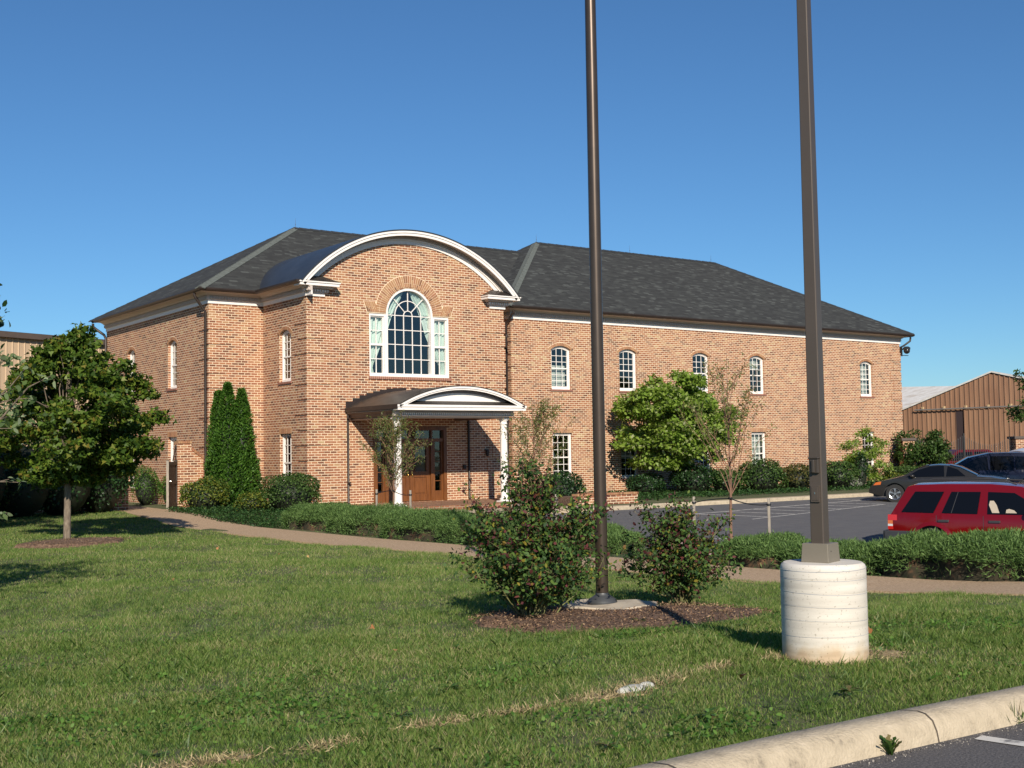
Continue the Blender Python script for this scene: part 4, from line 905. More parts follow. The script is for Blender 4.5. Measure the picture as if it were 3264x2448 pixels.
# ------------------------------------------------------------------ saplings with stakes and ties
def sapling(root, h, spread, n, label, seed, leaves, lean=0):
    x, y, z = root; t = thing('sapling', label, 'sapling', root, 0, 'staked saplings behind the hedge'); rg2 = random.Random(seed); rng = np.random.default_rng(seed); m = MB(); tips = []
    th = h*.3; m.tube([(x, y, z-.1), (x, y, z+th*.5), (x+.02, y, z+th), (x+.03, y+.02, z+h*.55), (x, y, z+h)], [.035, .028, .024, .013, .004], 7)
    for i in range(n):
        f = rg2.random(); s = Vector((x+.02, y, z+h*(.28+.52*f*(i > 5)))); a = rg2.uniform(0, 2*pi); k = rg2.uniform(.45, 1)*(1.1-.6*f*(i > 5)); e = s+Vector((spread*k*cos(a), spread*k*sin(a), min(h-.1-s.z+z, h*rg2.uniform(.22, .5)*(1.5 if i <= 5 else 1))))
        P = limb(m, s, e, .0095, .0025, .12, 6, rg2); tips += [(P[j].lerp(P[j+1], u)) for j in range(1, 6) for u in (0, .33, .66)]
        for _ in range(3):
            b = P[rg2.randint(2, 5)]; e2 = b+Vector((rg2.uniform(-.25, .25), rg2.uniform(-.25, .25), rg2.uniform(.1, .35))); m.tube([b, b.lerp(e2, .5)+Vector((0, 0, .02)), e2], [.004, .003, .0015], 4); tips += [b.lerp(e2, u) for u in (.3, .6, 1)]
    m.build('trunk', BARKR, t, smooth=True)
    P = np.array([tips[i % len(tips)] for i in rng.integers(0, len(tips), leaves)])+rng.normal(size=(leaves, 3))*.035
    V, F = leafmesh(P, .085, .022, .2, .8, rng=rng, fold=.1); fast('crown', V, F, WILLOW, t); return t
S1, S2, S3 = (.25, -12.1), (.35, -18.2), (.80, -23.84)
sapling((*S1, -.14), 2.95, 1.1, 34, 'leafy sapling in front of the left white porch column', 21, 4000)
sapling((*S2, -.16), 3.1, 1.2, 30, 'thin sapling rising behind the large rose bush', 22, 3000)
sapling((*S3, -.2), 3.75, 1.0, 20, 'nearly bare sapling with forked stem beside the car park', 23, 1500)
STK = mat('weathered_wood', (.34,.29,.23), .9, stops=[(.3, (.2,.17,.14)), (.7, (.42,.37,.3))], scale=12, stretch=(3, 3, .5))
RUB = mat('black_rubber', (.02,.02,.022), .5, var=0)
gS = 'stakes holding the saplings'; gT = 'ties between stakes and saplings'
def stake(x, y, z, h, lab):
    m = MB(); m.cbox((x, y, z+h/2), (.045, .045, h), .5); o = m.build('stake', STK, None, bevel=.006, origin=(x, y, z)); tag(o, lab, 'stake', gS)
def tie(a, b, lab, sag=.05):
    m = MB(); a = Vector(a); b = Vector(b); P = [a.lerp(b, i/8)-Vector((0, 0, sag*4*(i/8)*(1-i/8))) for i in range(9)]; m.tube(P, .011, 6)
    for c in (a, b): m.lathe((c.x, c.y, c.z-.02), [(.04, 0), (.045, .02), (.04, .04)], 10)
    tag(m.build('tree_tie', RUB, None, smooth=True, origin=tuple(a)), lab, 'tie', gT)
for (s, nm, dxy, hh) in ((S1, 'porch-column sapling', (.05, .8), 1.0), (S3, 'bare sapling by the car park', (.1, .88), 1.02), (S2, 'sapling behind the rose bush', (.05, .75), 1.0)):
    z = -.2; a = (s[0]-dxy[0], s[1]+dxy[1]); b = (s[0]+dxy[0], s[1]-dxy[1])
    stake(*a, z, hh, 'grey wooden stake left of the '+nm); stake(*b, z, hh, 'grey wooden stake right of the '+nm)
    tie((s[0], s[1], z+hh-.02), (*a, z+hh-.12), 'black tie from the left stake to the '+nm, -.02); tie((s[0], s[1], z+hh-.02), (*b, z+hh-.12), 'black tie from the right stake to the '+nm)
# ------------------------------------------------------------------ shrubs and hedges
t = thing('arborvitae', 'tall green arborvitae with three pointed tops in front of the inner brick corner', 'shrub', (.15, -1.4, -.02))
rng = np.random.default_rng(31); Ps = []; Os = []
for (cx_, cy_, hh, r, n) in ((-.17, -1.25, 3.92, .38, 5600), (-.02, -1.68, 4.18, .43, 7400), (.42, -1.82, 3.98, .44, 7400), (-.3, -1.5, 2.5, .42, 2600), (.62, -1.95, 2.0, .42, 2200), (.1, -1.9, 2.3, .5, 2600)):
    z = rng.uniform(0, 1, n)**.85; R = r*np.clip(np.where(z < .15, .85+z, 1.0-(np.clip(z-.15, 0, 1)/.85)**2.3*.86), .1, 1)*(1+.13*np.sin(z*22+rng.uniform(0, 6))*.5); a = rng.uniform(0, 2*pi, n); lum = 1+.13*np.sin(a*4+z*13)+.09*np.sin(a*7-z*27)
    k = 1-.28*rng.uniform(size=n)**2; x = R*lum*k*np.cos(a); y = R*lum*k*np.sin(a); Ps.append(np.stack([cx_+x, cy_+y, .03+z*hh], 1)); Os.append(np.stack([np.cos(a), np.sin(a), np.full(n, .9)], 1))
Ps = np.concatenate(Ps); Os = np.concatenate(Os); V, F = leafmesh(Ps, .12, .045, .2, -.4, out=Os*.3, axis=Os, rng=rng); fast('foliage', V, F, ARBOR, t)
m = MB()
for (cx_, cy_, hh, r) in ((-.17, -1.25, 3.90, .34), (-.02, -1.68, 4.12, .36), (.42, -1.82, 3.95, .36)): m.lathe((cx_, cy_, 0), [(r*.6, 0), (r*.78, hh*.15), (r*.7, hh*.5), (r*.4, hh*.8), (.02, hh*.95)], 12)
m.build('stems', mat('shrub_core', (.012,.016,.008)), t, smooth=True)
shrub('shrub', 'low yellow green shrub between the gate and the arborvitae', 'shrub', (-1.2, -2.5), .75, .7, 1.0, YELSH, 2600, .075, .05, seed=1)
shrub('shrub', 'dark glossy rounded shrub under the lower window left of the entrance', 'shrub', (.75, -4.85), .98, .85, 1.2, SHRUBL, 5200, .065, .045, seed=2)
shrub('shrub', 'small yellow green shrub at the foot of the arborvitae', 'shrub', (-.35, -4.4), .5, .5, .6, YELSH, 1300, .07, .05, seed=3)
shrub('clipped_bush', 'tall clipped green bush seen through the open gate', 'shrub', (-.62, 4.6), .52, .5, 1.4, ARBOR, 2200, .06, .04, seed=4)
shrub('clipped_bush', 'narrow clipped bush partly hidden by the open gate leaf', 'shrub', (-.45, 2.5), .36, .36, 1.15, ARBOR, 1200, .06, .04, seed=5)
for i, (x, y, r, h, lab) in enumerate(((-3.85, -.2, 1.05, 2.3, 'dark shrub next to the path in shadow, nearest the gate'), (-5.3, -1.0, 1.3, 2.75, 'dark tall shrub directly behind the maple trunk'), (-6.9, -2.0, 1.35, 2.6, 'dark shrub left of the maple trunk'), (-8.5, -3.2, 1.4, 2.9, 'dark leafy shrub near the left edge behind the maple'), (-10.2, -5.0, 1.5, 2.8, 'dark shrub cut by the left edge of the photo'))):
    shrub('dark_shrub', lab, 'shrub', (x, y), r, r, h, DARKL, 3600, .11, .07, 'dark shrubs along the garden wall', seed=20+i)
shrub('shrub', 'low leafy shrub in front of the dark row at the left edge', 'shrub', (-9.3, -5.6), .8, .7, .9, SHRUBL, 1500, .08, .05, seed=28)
hedge('low juniper hedge at the bend of the path, its ends browned', (-.95, -9.3), (-.65, -14.3), 1.85, .56, 41)
hedge('low juniper hedge in front of the porch crossed by the flagpole shadow', (-.7, -14.0), (-.6, -19.2), 1.8, .56, 42)
hedge('low juniper hedge behind the flagpole between the two rose bushes', (-.6, -19.0), (-.5, -22.4), 1.6, .44, 43)
hedge('green juniper hedge starting left of the square lamp post', (-.5, -25.1), (-.35, -28.6), 1.8, .39, 44, 1500)
hedge('taller green juniper hedge in front of the red SUV', (-.33, -28.2), (.0, -35.0), 1.85, .46, 45, 1500)
WSH = 'shrubs planted along the foot of the wing'
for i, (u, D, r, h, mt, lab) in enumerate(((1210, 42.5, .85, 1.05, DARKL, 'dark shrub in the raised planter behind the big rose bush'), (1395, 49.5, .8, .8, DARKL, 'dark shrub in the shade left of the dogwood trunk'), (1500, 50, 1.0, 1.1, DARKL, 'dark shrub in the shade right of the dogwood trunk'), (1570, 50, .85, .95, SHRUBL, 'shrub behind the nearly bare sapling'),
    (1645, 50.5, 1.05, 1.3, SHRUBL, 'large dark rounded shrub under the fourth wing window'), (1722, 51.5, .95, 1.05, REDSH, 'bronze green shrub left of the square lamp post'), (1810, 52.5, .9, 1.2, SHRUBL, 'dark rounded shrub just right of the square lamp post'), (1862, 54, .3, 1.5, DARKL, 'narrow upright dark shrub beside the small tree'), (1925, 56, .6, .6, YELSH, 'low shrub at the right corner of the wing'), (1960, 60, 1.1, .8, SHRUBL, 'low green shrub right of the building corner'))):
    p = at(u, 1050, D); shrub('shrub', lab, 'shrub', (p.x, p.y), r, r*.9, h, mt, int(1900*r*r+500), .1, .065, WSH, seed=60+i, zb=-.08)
p = at(1838, 1050, 52.5); shrub('grey_grass_tuft', 'small silvery grey tuft between the shrubs and the small tree', 'plant', (p.x, p.y), .38, .36, .5, island_mat('silver_leaf', G((.12,.13,.10), (.2,.21,.17), (.3,.31,.27)), .8), 700, .12, .02, seed=80, zb=-.08)
# ground cover
def cover(name, poly, n, L_, lab=None, z=None, hh=.12, mt=COVER, seed=0):
    rng = np.random.default_rng(seed+90); P = np.array(poly); lo, hi = P.min(0), P.max(0); out = []
    while len(out) < n:
        q = rng.uniform(lo, hi, (n, 2)); ins = np.zeros(n, bool)
        for (x1, y1), (x2, y2) in zip(poly, poly[1:]+poly[:1]): 
            c = ((y1 > q[:, 1]) != (y2 > q[:, 1])) & (q[:, 0] < (x2-x1)*(q[:, 1]-y1)/((y2-y1) or 1e-9)+x1); ins ^= c
        out += q[ins].tolist()
    q = np.array(out[:n]); V3 = np.zeros((n, 3)); V3[:, :2] = q; V3[:, 2] = GZ(q[:, 0], q[:, 1])+rng.uniform(.0, hh, n)
    V, F = leafmesh(V3, L_, L_*.6, 1.6, 0, rng=rng); tag(fast(name, V, F, mt, None), kind='stuff')
cover('ground_cover', [(-2.3, -2), (-2.55, -7), (-2.2, -9.6), (-1.4, -10.4), (.2, -9.2), (3.2, -7.3), (3.2, -3.6), (2, -3.5), (2, -.2), (0, -.2)], 16000, .075, seed=1, hh=.16)
cover('ground_cover', [(12.2, -8.1), (13.2, -7.6), (60, -7.6), (60, -1.2), (12.4, -1.2)], 42000, .1, seed=2, hh=.14)
cover('ground_cover', [(-1.6, -9.9), (.9, -9.9), (1.0, -36), (-1.0, -35.5), (-1.3, -27), (-1.45, -20)], 9000, .05, seed=3, hh=.03)
# ------------------------------------------------------------------ rose bushes
def rose(c, R, h, n, label, seed, tall=()):
    z0 = gz(*c)+.05; t = thing('rose_bush', label, 'rose bush', (c[0], c[1], z0), 0, 'rose bushes in the flagpole bed'); rg2 = random.Random(seed); rng = np.random.default_rng(seed); m = MB(); pts = []; tips = []
    canes = [(rg2.uniform(0, 6.28), rg2.uniform(.15, 1), rg2.uniform(.62, 1.0)) for _ in range(40)]
    ends = [Vector((c[0]+R*k*cos(a), c[1]+R*k*sin(a), z0+h*g*(1.05-.38*k))) for a, k, g in canes]+[Vector((c[0]+dx_*.806, c[1]-dx_*.59, z0+hz)) for dx_, hz in tall for _ in range(3)]
    for e in ends:
        e = e+Vector((rg2.uniform(-.08, .08), rg2.uniform(-.08, .08), rg2.uniform(-.1, .06))); s = Vector((c[0]+rg2.uniform(-.12, .12), c[1]+rg2.uniform(-.12, .12), z0-.03)); P = limb(m, s, e, .009, .003, .14, 7, rg2)
        for j in range(2, 7):
            for _ in range(3):
                b = P[j].lerp(P[j+1], rg2.random()); d = Vector((rg2.uniform(-1, 1), rg2.uniform(-1, 1), rg2.uniform(-.25, .8))).normalized()*rg2.uniform(.08, .24); m.tube([b, b+d*.6, b+d], [.003, .002, .001], 3)
                pts += [tuple(b+d*q) for q in (.4, .7, 1)]; tips.append(tuple(b+d))
        pts.append(tuple(P[-1])); pts.append(tuple(P[-2])); tips.append(tuple(P[-1]))
    m.build('stems', mat('rose_cane', (.13,.12,.045), .7, stops=[(.35, (.09,.06,.035)), (.65, (.17,.19,.06))], scale=5), t)
    pts = np.array(pts); P = pts[rng.integers(0, len(pts), n)]+rng.normal(size=(n, 3))*.045; P[:, 2] = np.maximum(P[:, 2], z0+.08)
    V, F = leafmesh(P, .052, .034, .5, .2, shape=6, rng=rng); fast('foliage', V, F, ROSE, t)
    tp = np.array(sorted(tips, key=lambda q: -q[2]-rg2.uniform(0, .35))[:int(len(tips)*.35)]); k = n//7; P = tp[rng.integers(0, len(tp), k)]+rng.normal(size=(k, 3))*.03
    V, F = leafmesh(P, .045, .02, .2, -.2, rng=rng); fast('leaf_tips', V, F, ROSET, t)
rose((-8.58, -29.80), .92, 1.16, 12500, 'large dense rose bush left of the flagpole, reddish at its tips', 5, [(-.15, 1.52), (.0, 1.62), (.1, 1.45), (.25, 1.4), (.62, 1.2), (-.55, 1.15), (.7, 1.05)])
rose((-6.25, -29.72), .66, .98, 7000, 'smaller rose bush right of the flagpole', 6, [(.05, 1.22), (-.12, 1.12), (-.42, 1.05), (.45, .92)])
# ------------------------------------------------------------------ lawn
def lawn():
    rng = np.random.default_rng(77); allV = []
    f2 = np.array([_f.x, _f.y]); f2 /= np.linalg.norm(f2); r2 = np.array([f2[1], -f2[0]]); c2 = np.array(CAMP[:2])
    def pathx(y, P): return np.interp(y, [q[1] for q in P][::-1], [q[0] for q in P][::-1])
    for (d0, d1, dens, hb, wb) in ((5.0, 8.5, 9000, .036, .0042), (8.5, 12, 6000, .04, .0055), (12, 18, 3200, .042, .008), (18, 27, 1700, .045, .012), (27, 40, 900, .045, .016)):
        A = .50*2*(d1**2-d0**2)/2; n = int(A*dens*1.1); D = np.sqrt(rng.uniform(d0**2, d1**2, n)); s = rng.uniform(-.50, .50, n)*D
        q = c2+f2*D[:, None]+r2*s[:, None]; x, y = q[:, 0], q[:, 1]
        k = (y > -35.77) & (x < pathx(y, PATH_L)+.04) & (y < 1.5)
        def ell(c, rx, ry, rz): 
            X_ = (x-c[0])*cos(rz)+(y-c[1])*sin(rz); Y_ = -(x-c[0])*sin(rz)+(y-c[1])*cos(rz); return (X_/rx)**2+(Y_/ry)**2
        edge = rng.uniform(.86, 1.02, n)
        k &= (ell((-7.75, -30.35), 1.6, 1.0, radians(-33)) > edge) | (rng.uniform(size=n) < .012); k &= ell((-8.2, -12.4), 1.25, .8, radians(10)) > edge; k &= ell((-9.21, -34.25), .32, .32, 0) > 1
        bare = np.zeros(n)
        for (bx, by, r1, r2_) in BARE: bare = np.maximum(bare, np.exp(-((x-bx)/(r1*.8))**2-((y-by)/(r2_*.85))**2))
        k &= rng.uniform(size=n) > bare*1.15
        # uneven stand
        nz = np.sin(x*2.3+1.1*np.sin(y*1.9))*np.sin(y*2.7+1.3*np.sin(x*1.4))+.6*np.sin(x*6.1+y*3.3)*np.sin(y*7.7-x*2.1); k &= rng.uniform(size=n) < .72+.22*nz
        x, y, nz = x[k], y[k], nz[k]; n = len(x); z = GZ(x, y)+.02*np.sin(x*1.3+y*.7)+.015*np.sin(x*.5-y*1.7)
        h = hb*rng.uniform(.45, 1.25, n)*(1+.35*nz)*np.where(rng.uniform(size=n) < .03, 1.7, 1); wd = wb*rng.uniform(.6, 1.3, n); a = rng.uniform(0, 2*pi, n); b = rng.uniform(0, 2*pi, n); ln = h*rng.uniform(.2, 1.1, n)
        P = np.stack([x, y, z-.004], 1); S = np.stack([np.cos(a), np.sin(a), 0*a], 1)*wd[:, None]/2; T_ = np.stack([np.cos(b)*ln, np.sin(b)*ln, h], 1)
        V = np.stack([P-S, P+S, P+S*.7+T_*.55+np.array([0, 0, 1])*(h*.12)[:, None], P+T_, P-S*.7+T_*.55+np.array([0, 0, 1])*(h*.12)[:, None]], 1) if d1 <= 12 else np.stack([P-S, P+S, P+T_], 1)
        allV.append(V)
    near = np.concatenate([v for v in allV if v.shape[1] == 5]); far = np.concatenate([v for v in allV if v.shape[1] == 3])
    n5 = len(near); n3 = len(far); V = np.concatenate([near.reshape(-1, 3), far.reshape(-1, 3)])
    me = bpy.data.meshes.new('grass'); me.vertices.add(len(V)); me.vertices.foreach_set('co', V.astype(np.float32).ravel()); nl = n5*5+n3*3
    me.loops.add(nl); me.loops.foreach_set('vertex_index', np.arange(nl, dtype=np.int32)); me.polygons.add(n5+n3)
    me.polygons.foreach_set('loop_start', np.concatenate([np.arange(n5)*5, n5*5+np.arange(n3)*3]).astype(np.int32)); me.update(calc_edges=True)
    o = bpy.data.objects.new('grass', me); COL.objects.link(o); me.materials.append(GRASS); tag(o, kind='stuff'); print('blades', n5, n3)
BARE = [(-9.55, -34.1, .2, .05), (-10.15, -34.08, .16, .05), (-10.75, -34.12, .28, .07), (-11.35, -34.2, .3, .06), (-12.0, -34.22, .2, .04), (-12.55, -34.2, .22, .06), (-13.3, -34.35, .2, .06), (-14.0, -34.3, .3, .06), (-8.85, -34.35, .28, .22), (-11.05, -34.2, .16, .1)]
lawn()
SOIL = mat('bare_soil', (.42,.31,.18), .95, stops=[(.35, (.12,.10,.05)), (.5, (.30,.22,.12)), (.66, (.46,.35,.21))], scale=14, bump=.6, bscale=50)
for i, (bx, by, a, b) in enumerate(BARE): mound('bare_soil', (bx, by), a*1.05, b*1.3, .002, 0, SOIL, 30+i, z0=gz(bx, by)-.030+.02*sin(bx*1.3+by*.7)+.015*sin(bx*.5-by*1.7))
# wood chips and fallen leaves on the mulch
rng = np.random.default_rng(61); CHIP = island_mat('wood_chip', [(0, (.05,.03,.02)), (.4, (.13,.075,.048)), (.75, (.22,.135,.08)), (1, (.38,.26,.15))], .9)
for c, rx, ry, rz_, n in (((-7.75, -30.35), 1.6, 1.0, radians(-33), 6500), ((-8.2, -12.4), 1.25, .8, radians(10), 2000)):
    a = rng.uniform(0, 2*pi, n); k = np.sqrt(rng.uniform(0, 1.06, n)); x = rx*k*np.cos(a); y = ry*k*np.sin(a); P = np.stack([c[0]+x*cos(rz_)-y*sin(rz_), c[1]+x*sin(rz_)+y*cos(rz_), np.zeros(n)], 1)
    P[:, 2] = gz(*c)+.038+.05*np.maximum(0, 1-k*k)+rng.uniform(0, .012, n); P = P[((P[:, 0]+7.46)**2+(P[:, 1]+29.8)**2) > .27]; V, F = leafmesh(P, .035, .013, 2.0, 0, rng=rng, fold=.1); tag(fast('wood_chips', V, F, CHIP, None), kind='stuff')
# tufts of longer grass
def tufts(n, seed):
    rng = np.random.default_rng(seed); f2 = np.array([_f.x, _f.y]); f2 /= np.linalg.norm(f2); r2 = np.array([f2[1], -f2[0]]); D = np.sqrt(rng.uniform(25, 320, n)); s = rng.uniform(-.5, .5, n)*D; q = np.array(CAMP[:2])+f2*D[:, None]+r2*s[:, None]
    k = (q[:, 1] > -35.6) & (q[:, 0] < -4.6) & (((q[:, 0]+7.62)**2+(q[:, 1]+30.15)**2) > 2.6) & (((q[:, 0]+9.23)**2+(q[:, 1]+34.26)**2) > .15); q = q[k]; m = 22; n = len(q)
    C = np.repeat(q, m, 0)+rng.normal(size=(n*m, 2))*np.repeat(rng.uniform(.02, .06, (n, 1)), m, 0); a = rng.uniform(0, 2*pi, n*m); A = unit(np.stack([np.cos(a), np.sin(a), rng.uniform(.5, 2.4, n*m)], 1)); P = np.concatenate([C, GZ(C[:, 0], C[:, 1])[:, None]], 1)
    V, F = leafmesh(P, np.repeat(rng.uniform(.06, .115, n), m), .0065, .1, 0, axis=A, rng=rng, fold=.1); tag(fast('grass', V, F, island_mat('tuft_blade', [(0, (.05,.10,.022)), (.6, (.10,.18,.04)), (1, (.19,.25,.09))], .45, .4), None), kind='stuff')
tufts(1500, 8)
rng = np.random.default_rng(71); PP = []
for bx, by, r1, r2_ in BARE:
    n = int(1000*r1*3); q = rng.normal(size=(n, 2))*np.array([r1*.62, r2_*.8])+np.array([bx, by]); PP.append(q)
PP = np.concatenate(PP); PP = PP[PP[:, 1] > -35.6]; P = np.concatenate([PP, (GZ(PP[:, 0], PP[:, 1])+.02*np.sin(PP[:, 0]*1.3+PP[:, 1]*.7)+.015*np.sin(PP[:, 0]*.5-PP[:, 1]*1.7)+.008)[:, None]], 1)
V, F = leafmesh(P, .06, .005, 1.5, -.1, rng=rng, fold=.1); tag(fast('dry_straw', V, F, island_mat('straw', [(0, (.16,.13,.06)), (.5, (.33,.26,.14)), (1, (.48,.39,.22))], .8), None), kind='stuff')
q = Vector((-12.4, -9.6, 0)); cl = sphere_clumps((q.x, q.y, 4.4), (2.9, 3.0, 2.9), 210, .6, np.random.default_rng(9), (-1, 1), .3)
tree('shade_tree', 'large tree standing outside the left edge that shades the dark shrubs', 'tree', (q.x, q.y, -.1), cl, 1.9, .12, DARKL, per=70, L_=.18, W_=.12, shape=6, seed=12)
# clover and broad leaves in patches of the lawn
rng = np.random.default_rng(81); C = np.stack([rng.uniform(-15.5, -6.5, 60), rng.uniform(-35.5, -27, 60)], 1); C = C[(C[:, 0]+7.7)**2+(C[:, 1]+30.3)**2 > 3]; n = 6500
i = rng.integers(0, len(C), n); q = C[i]+rng.normal(size=(n, 2))*np.array([.3, .14]); q = q[(q[:, 1] > -35.6) & ((q[:, 0]+9.23)**2+(q[:, 1]+34.27)**2 > .14) & (((q[:, 0]+7.75)/1.7)**2+((q[:, 1]+30.35)/1.4)**2 > 1)]
P = np.concatenate([q, (GZ(q[:, 0], q[:, 1])+rng.uniform(.015, .05, len(q)))[:, None]], 1); V, F = leafmesh(P, .032, .024, 1.6, 0, shape=6, rng=rng)
tag(fast('clover', V, F, island_mat('clover_leaf', [(0, (.05,.12,.02)), (.6, (.10,.21,.035)), (1, (.17,.28,.06))], .5, .35), None), kind='stuff')
n = 26; q = np.stack([rng.uniform(-16, -5, n), rng.uniform(-35.3, -14, n)], 1); P = np.concatenate([q, (GZ(q[:, 0], q[:, 1])+.045)[:, None]], 1); V, F = leafmesh(P, .07, .05, 1.2, 0, shape='maple', rng=rng)
tag(fast('fallen_leaves', V, F, island_mat('dead_leaf', [(0, (.25,.10,.04)), (.6, (.38,.18,.07)), (1, (.45,.30,.12))], .7), None), kind='stuff')
# grit in the gutter of the near kerb
n = 1500; x = rng.uniform(-14, -6, n); y = -35.855-.05*np.maximum(0, x+11.5)-.13-np.abs(rng.normal(size=n))*.05; P = np.stack([x, y, np.full(n, .1165)], 1); V, F = leafmesh(P, .009, .008, 1, 0, rng=rng)
tag(fast('grit', V, F, island_mat('grit_stone', [(0, (.12,.10,.09)), (1, (.5,.46,.4))], .9), None), kind='stuff')
# ------------------------------------------------------------------ flagpole, lamp post and its base
def loc_at(u, v, D): p = at(u, v, D); return (p.x, p.y, p.z)
FP = (-7.48, -29.72)
POLE = mat('brown_pole', (.078,.057,.043), .34, metal=.55, var=.12, scale=3, spec=.6)
POLE2 = mat('taupe_post', (.10,.08,.065), .42, metal=.35, var=.06, scale=2)
POLE3 = mat('taupe_cover', (.20,.175,.135), .5, metal=.15, var=.06, scale=2)
t = thing('flagpole', 'round bronze coloured flagpole between the rose bushes on a concrete pad', 'pole', (*FP, 0.0))
m = MB(); m.lathe((*FP, .03), [(.0705, 0), (.0705, 3), (.066, 6), (.055, 9), (.042, 11.5), (.03, 12)], 32); m.ball((*FP, 12.2), .1); m.build('pole', POLE, t, smooth=True)
m = MB(); m.lathe((*FP, .05), [(.165, 0), (.168, .02), (.15, .05), (.095, .085), (.078, .10), (.073, .12)], 32); m.build('base_collar', mat('collar_metal', (.07,.075,.08), .5, metal=.3, var=.1), t, smooth=True)
mound('concrete_pad', (FP[0]+.02, FP[1]-.08), .56, .46, .0, radians(-40), mat('pad_concrete', (.45,.39,.30), .9, stops=[(.3, (.26,.2,.14)), (.5, (.46,.40,.31))], scale=5), 91, z0=.022)
LP = (-9.235, -34.27); pz = .93
t = thing('concrete_lamp_base', 'round off-white concrete lamp base marked with horizontal form rings', 'lamp base', (*LP, .15))
m = MB(); pr = [(.306, -.05), (.306, .19)]; 
for z in (.19, .30, .40, .50, .60):
    pr += [(.306, z), (.3045, z+.001), (.3045, z+.004), (.3063, z+.005)]
pr += [(.305, .665), (.298, .69), (.28, .705), (.0, .712)]
pr2 = [(r, z+.21) for r, z in pr]
CONCB = bpy.data.materials.new('base_concrete'); CONCB.use_nodes = True; nt = CONCB.node_tree; pB = nt.nodes['Principled BSDF']
tc = nn(nt, 'ShaderNodeTexCoord'); mp = nn(nt, 'ShaderNodeMapping'); mp.inputs['Scale'].default_value = (.5, .5, 9); nt.links.new(tc.outputs['Object'], mp.inputs[0])
n1 = nn(nt, 'ShaderNodeTexNoise', Scale=2.2, Detail=8); nt.links.new(mp.outputs[0], n1.inputs['Vector'])
n2 = nn(nt, 'ShaderNodeTexNoise', Scale=60, Detail=3); nt.links.new(tc.outputs['Object'], n2.inputs['Vector'])
sp = nn(nt, 'ShaderNodeSeparateXYZ'); nt.links.new(tc.outputs['Object'], sp.inputs[0]); n3 = nn(nt, 'ShaderNodeTexNoise', Scale=7, Detail=4); nt.links.new(tc.outputs['Object'], n3.inputs['Vector'])
ma = nn(nt, 'ShaderNodeMath', operation='MULTIPLY_ADD'); nt.links.new(n3.outputs[0], ma.inputs[0]); ma.inputs[1].default_value = -.22; nt.links.new(sp.outputs['Z'], ma.inputs[2])
st = ramp(nt, ma.outputs[0], [(0, (.74,.58,.42)), (.03, (.82,.70,.55)), (.10, (.93,.90,.85)), (1, (.96,.95,.93))])
c1 = ramp(nt, n1.outputs[0], [(.3, (.52,.49,.445)), (.5, (.63,.60,.55)), (.7, (.72,.69,.64))]); c2 = ramp(nt, n2.outputs[0], [(.27, (.62,.6,.56)), (.38, (1,1,1))])
def mul(a, b):
    x = nn(nt, 'ShaderNodeMix'); x.data_type = 'RGBA'; x.blend_type = 'MULTIPLY'; x.inputs[0].default_value = 1; nt.links.new(a, x.inputs[6]); nt.links.new(b, x.inputs[7]); return x.outputs[2]
nt.links.new(mul(mul(c1, c2), st), pB.inputs['Base Color']); pB.inputs['Roughness'].default_value = .85
bu = nn(nt, 'ShaderNodeBump', Strength=.25, Distance=.006); nt.links.new(n1.outputs[0], bu.inputs['Height']); nt.links.new(bu.outputs[0], pB.inputs['Normal'])
m.lathe((*LP, 0), pr2, 64); m.build('concrete_cylinder', CONCB, t, smooth=True)
m = MB()
for z in (.19, .30, .40, .50, .60, .665):
    P = [(LP[0]+.3055*cos(2*pi*i/64), LP[1]+.3055*sin(2*pi*i/64), z+.2125+.010*cos(2*pi*i/64+z*9)) for i in range(65)]
    m.tube(P, .0019, 4, cap=False)
m.build('form_ring', mat('ring_grey', (.30,.32,.36), .8, var=.1), t)
rz = radians(7)+YAW*-1+pi/4
t = thing('lamp_post', 'square brown metal lamp post standing on the concrete lamp base', 'lamp post', (LP[0]-.02, LP[1], pz-.01))
px_, py_ = LP[0]-.02, LP[1]
def sq(m, z0, s0, z1, s1, c=(px_, py_), rz=rz):
    vs = []
    for z, s in ((z0, s0), (z1, s1)):
        for dx_, dy_ in ((-1,-1),(1,-1),(1,1),(-1,1)): x, y = dx_*s/2, dy_*s/2; vs.append((c[0]+x*cos(rz)-y*sin(rz), c[1]+x*sin(rz)+y*cos(rz), z))
    m.add(vs, [(0,3,2,1),(4,5,6,7),(0,1,5,4),(1,2,6,5),(2,3,7,6),(3,0,4,7)])
m = MB(); sq(m, pz-.01, .104, 9.5, .062); m.build('post', POLE2, t, bevel=.008)
m = MB(); sq(m, pz-.012, .212, pz+.125, .196); m.build('base_cover', POLE3, t, bevel=.004)
# handhole boxes on the left-hand face
fx = Vector((-cos(rz), -sin(rz), 0)) ; 
cand = [Vector((cos(rz+k*pi/2), sin(rz+k*pi/2), 0)) for k in range(4)]; tocam = Vector((CAMP[0]-px_, CAMP[1]-py_, 0)).normalized()
vis = sorted(cand, key=lambda v: -v.dot(tocam))[:2]; left = min(vis, key=lambda v: v.dot(_r)); rgt = max(vis, key=lambda v: v.dot(_r)); sd = Vector((-left.y, left.x, 0))
def fb(m, z0, z1, w0, w1, d0, d1, n=left):
    s = Vector((-n.y, n.x, 0)); vs = [Vector((px_, py_, 0))+n*d+s*w+Vector((0, 0, z)) for d in (d0, d1) for w, z in ((w0, z0), (w1, z0), (w1, z1), (w0, z1))]
    m.add(vs, [(0,3,2,1),(4,5,6,7),(0,1,5,4),(1,2,6,5),(2,3,7,6),(3,0,4,7)])
def zf_(v): return (978-v)/295+1.752-.005
m = MB(); fb(m, zf_(1094), zf_(1058), -.034, .034, .045, .066); fb(m, zf_(1090), zf_(1062), -.024, .024, .066, .069); o = m.build('handhole_cover', POLE2, t, bevel=.003)
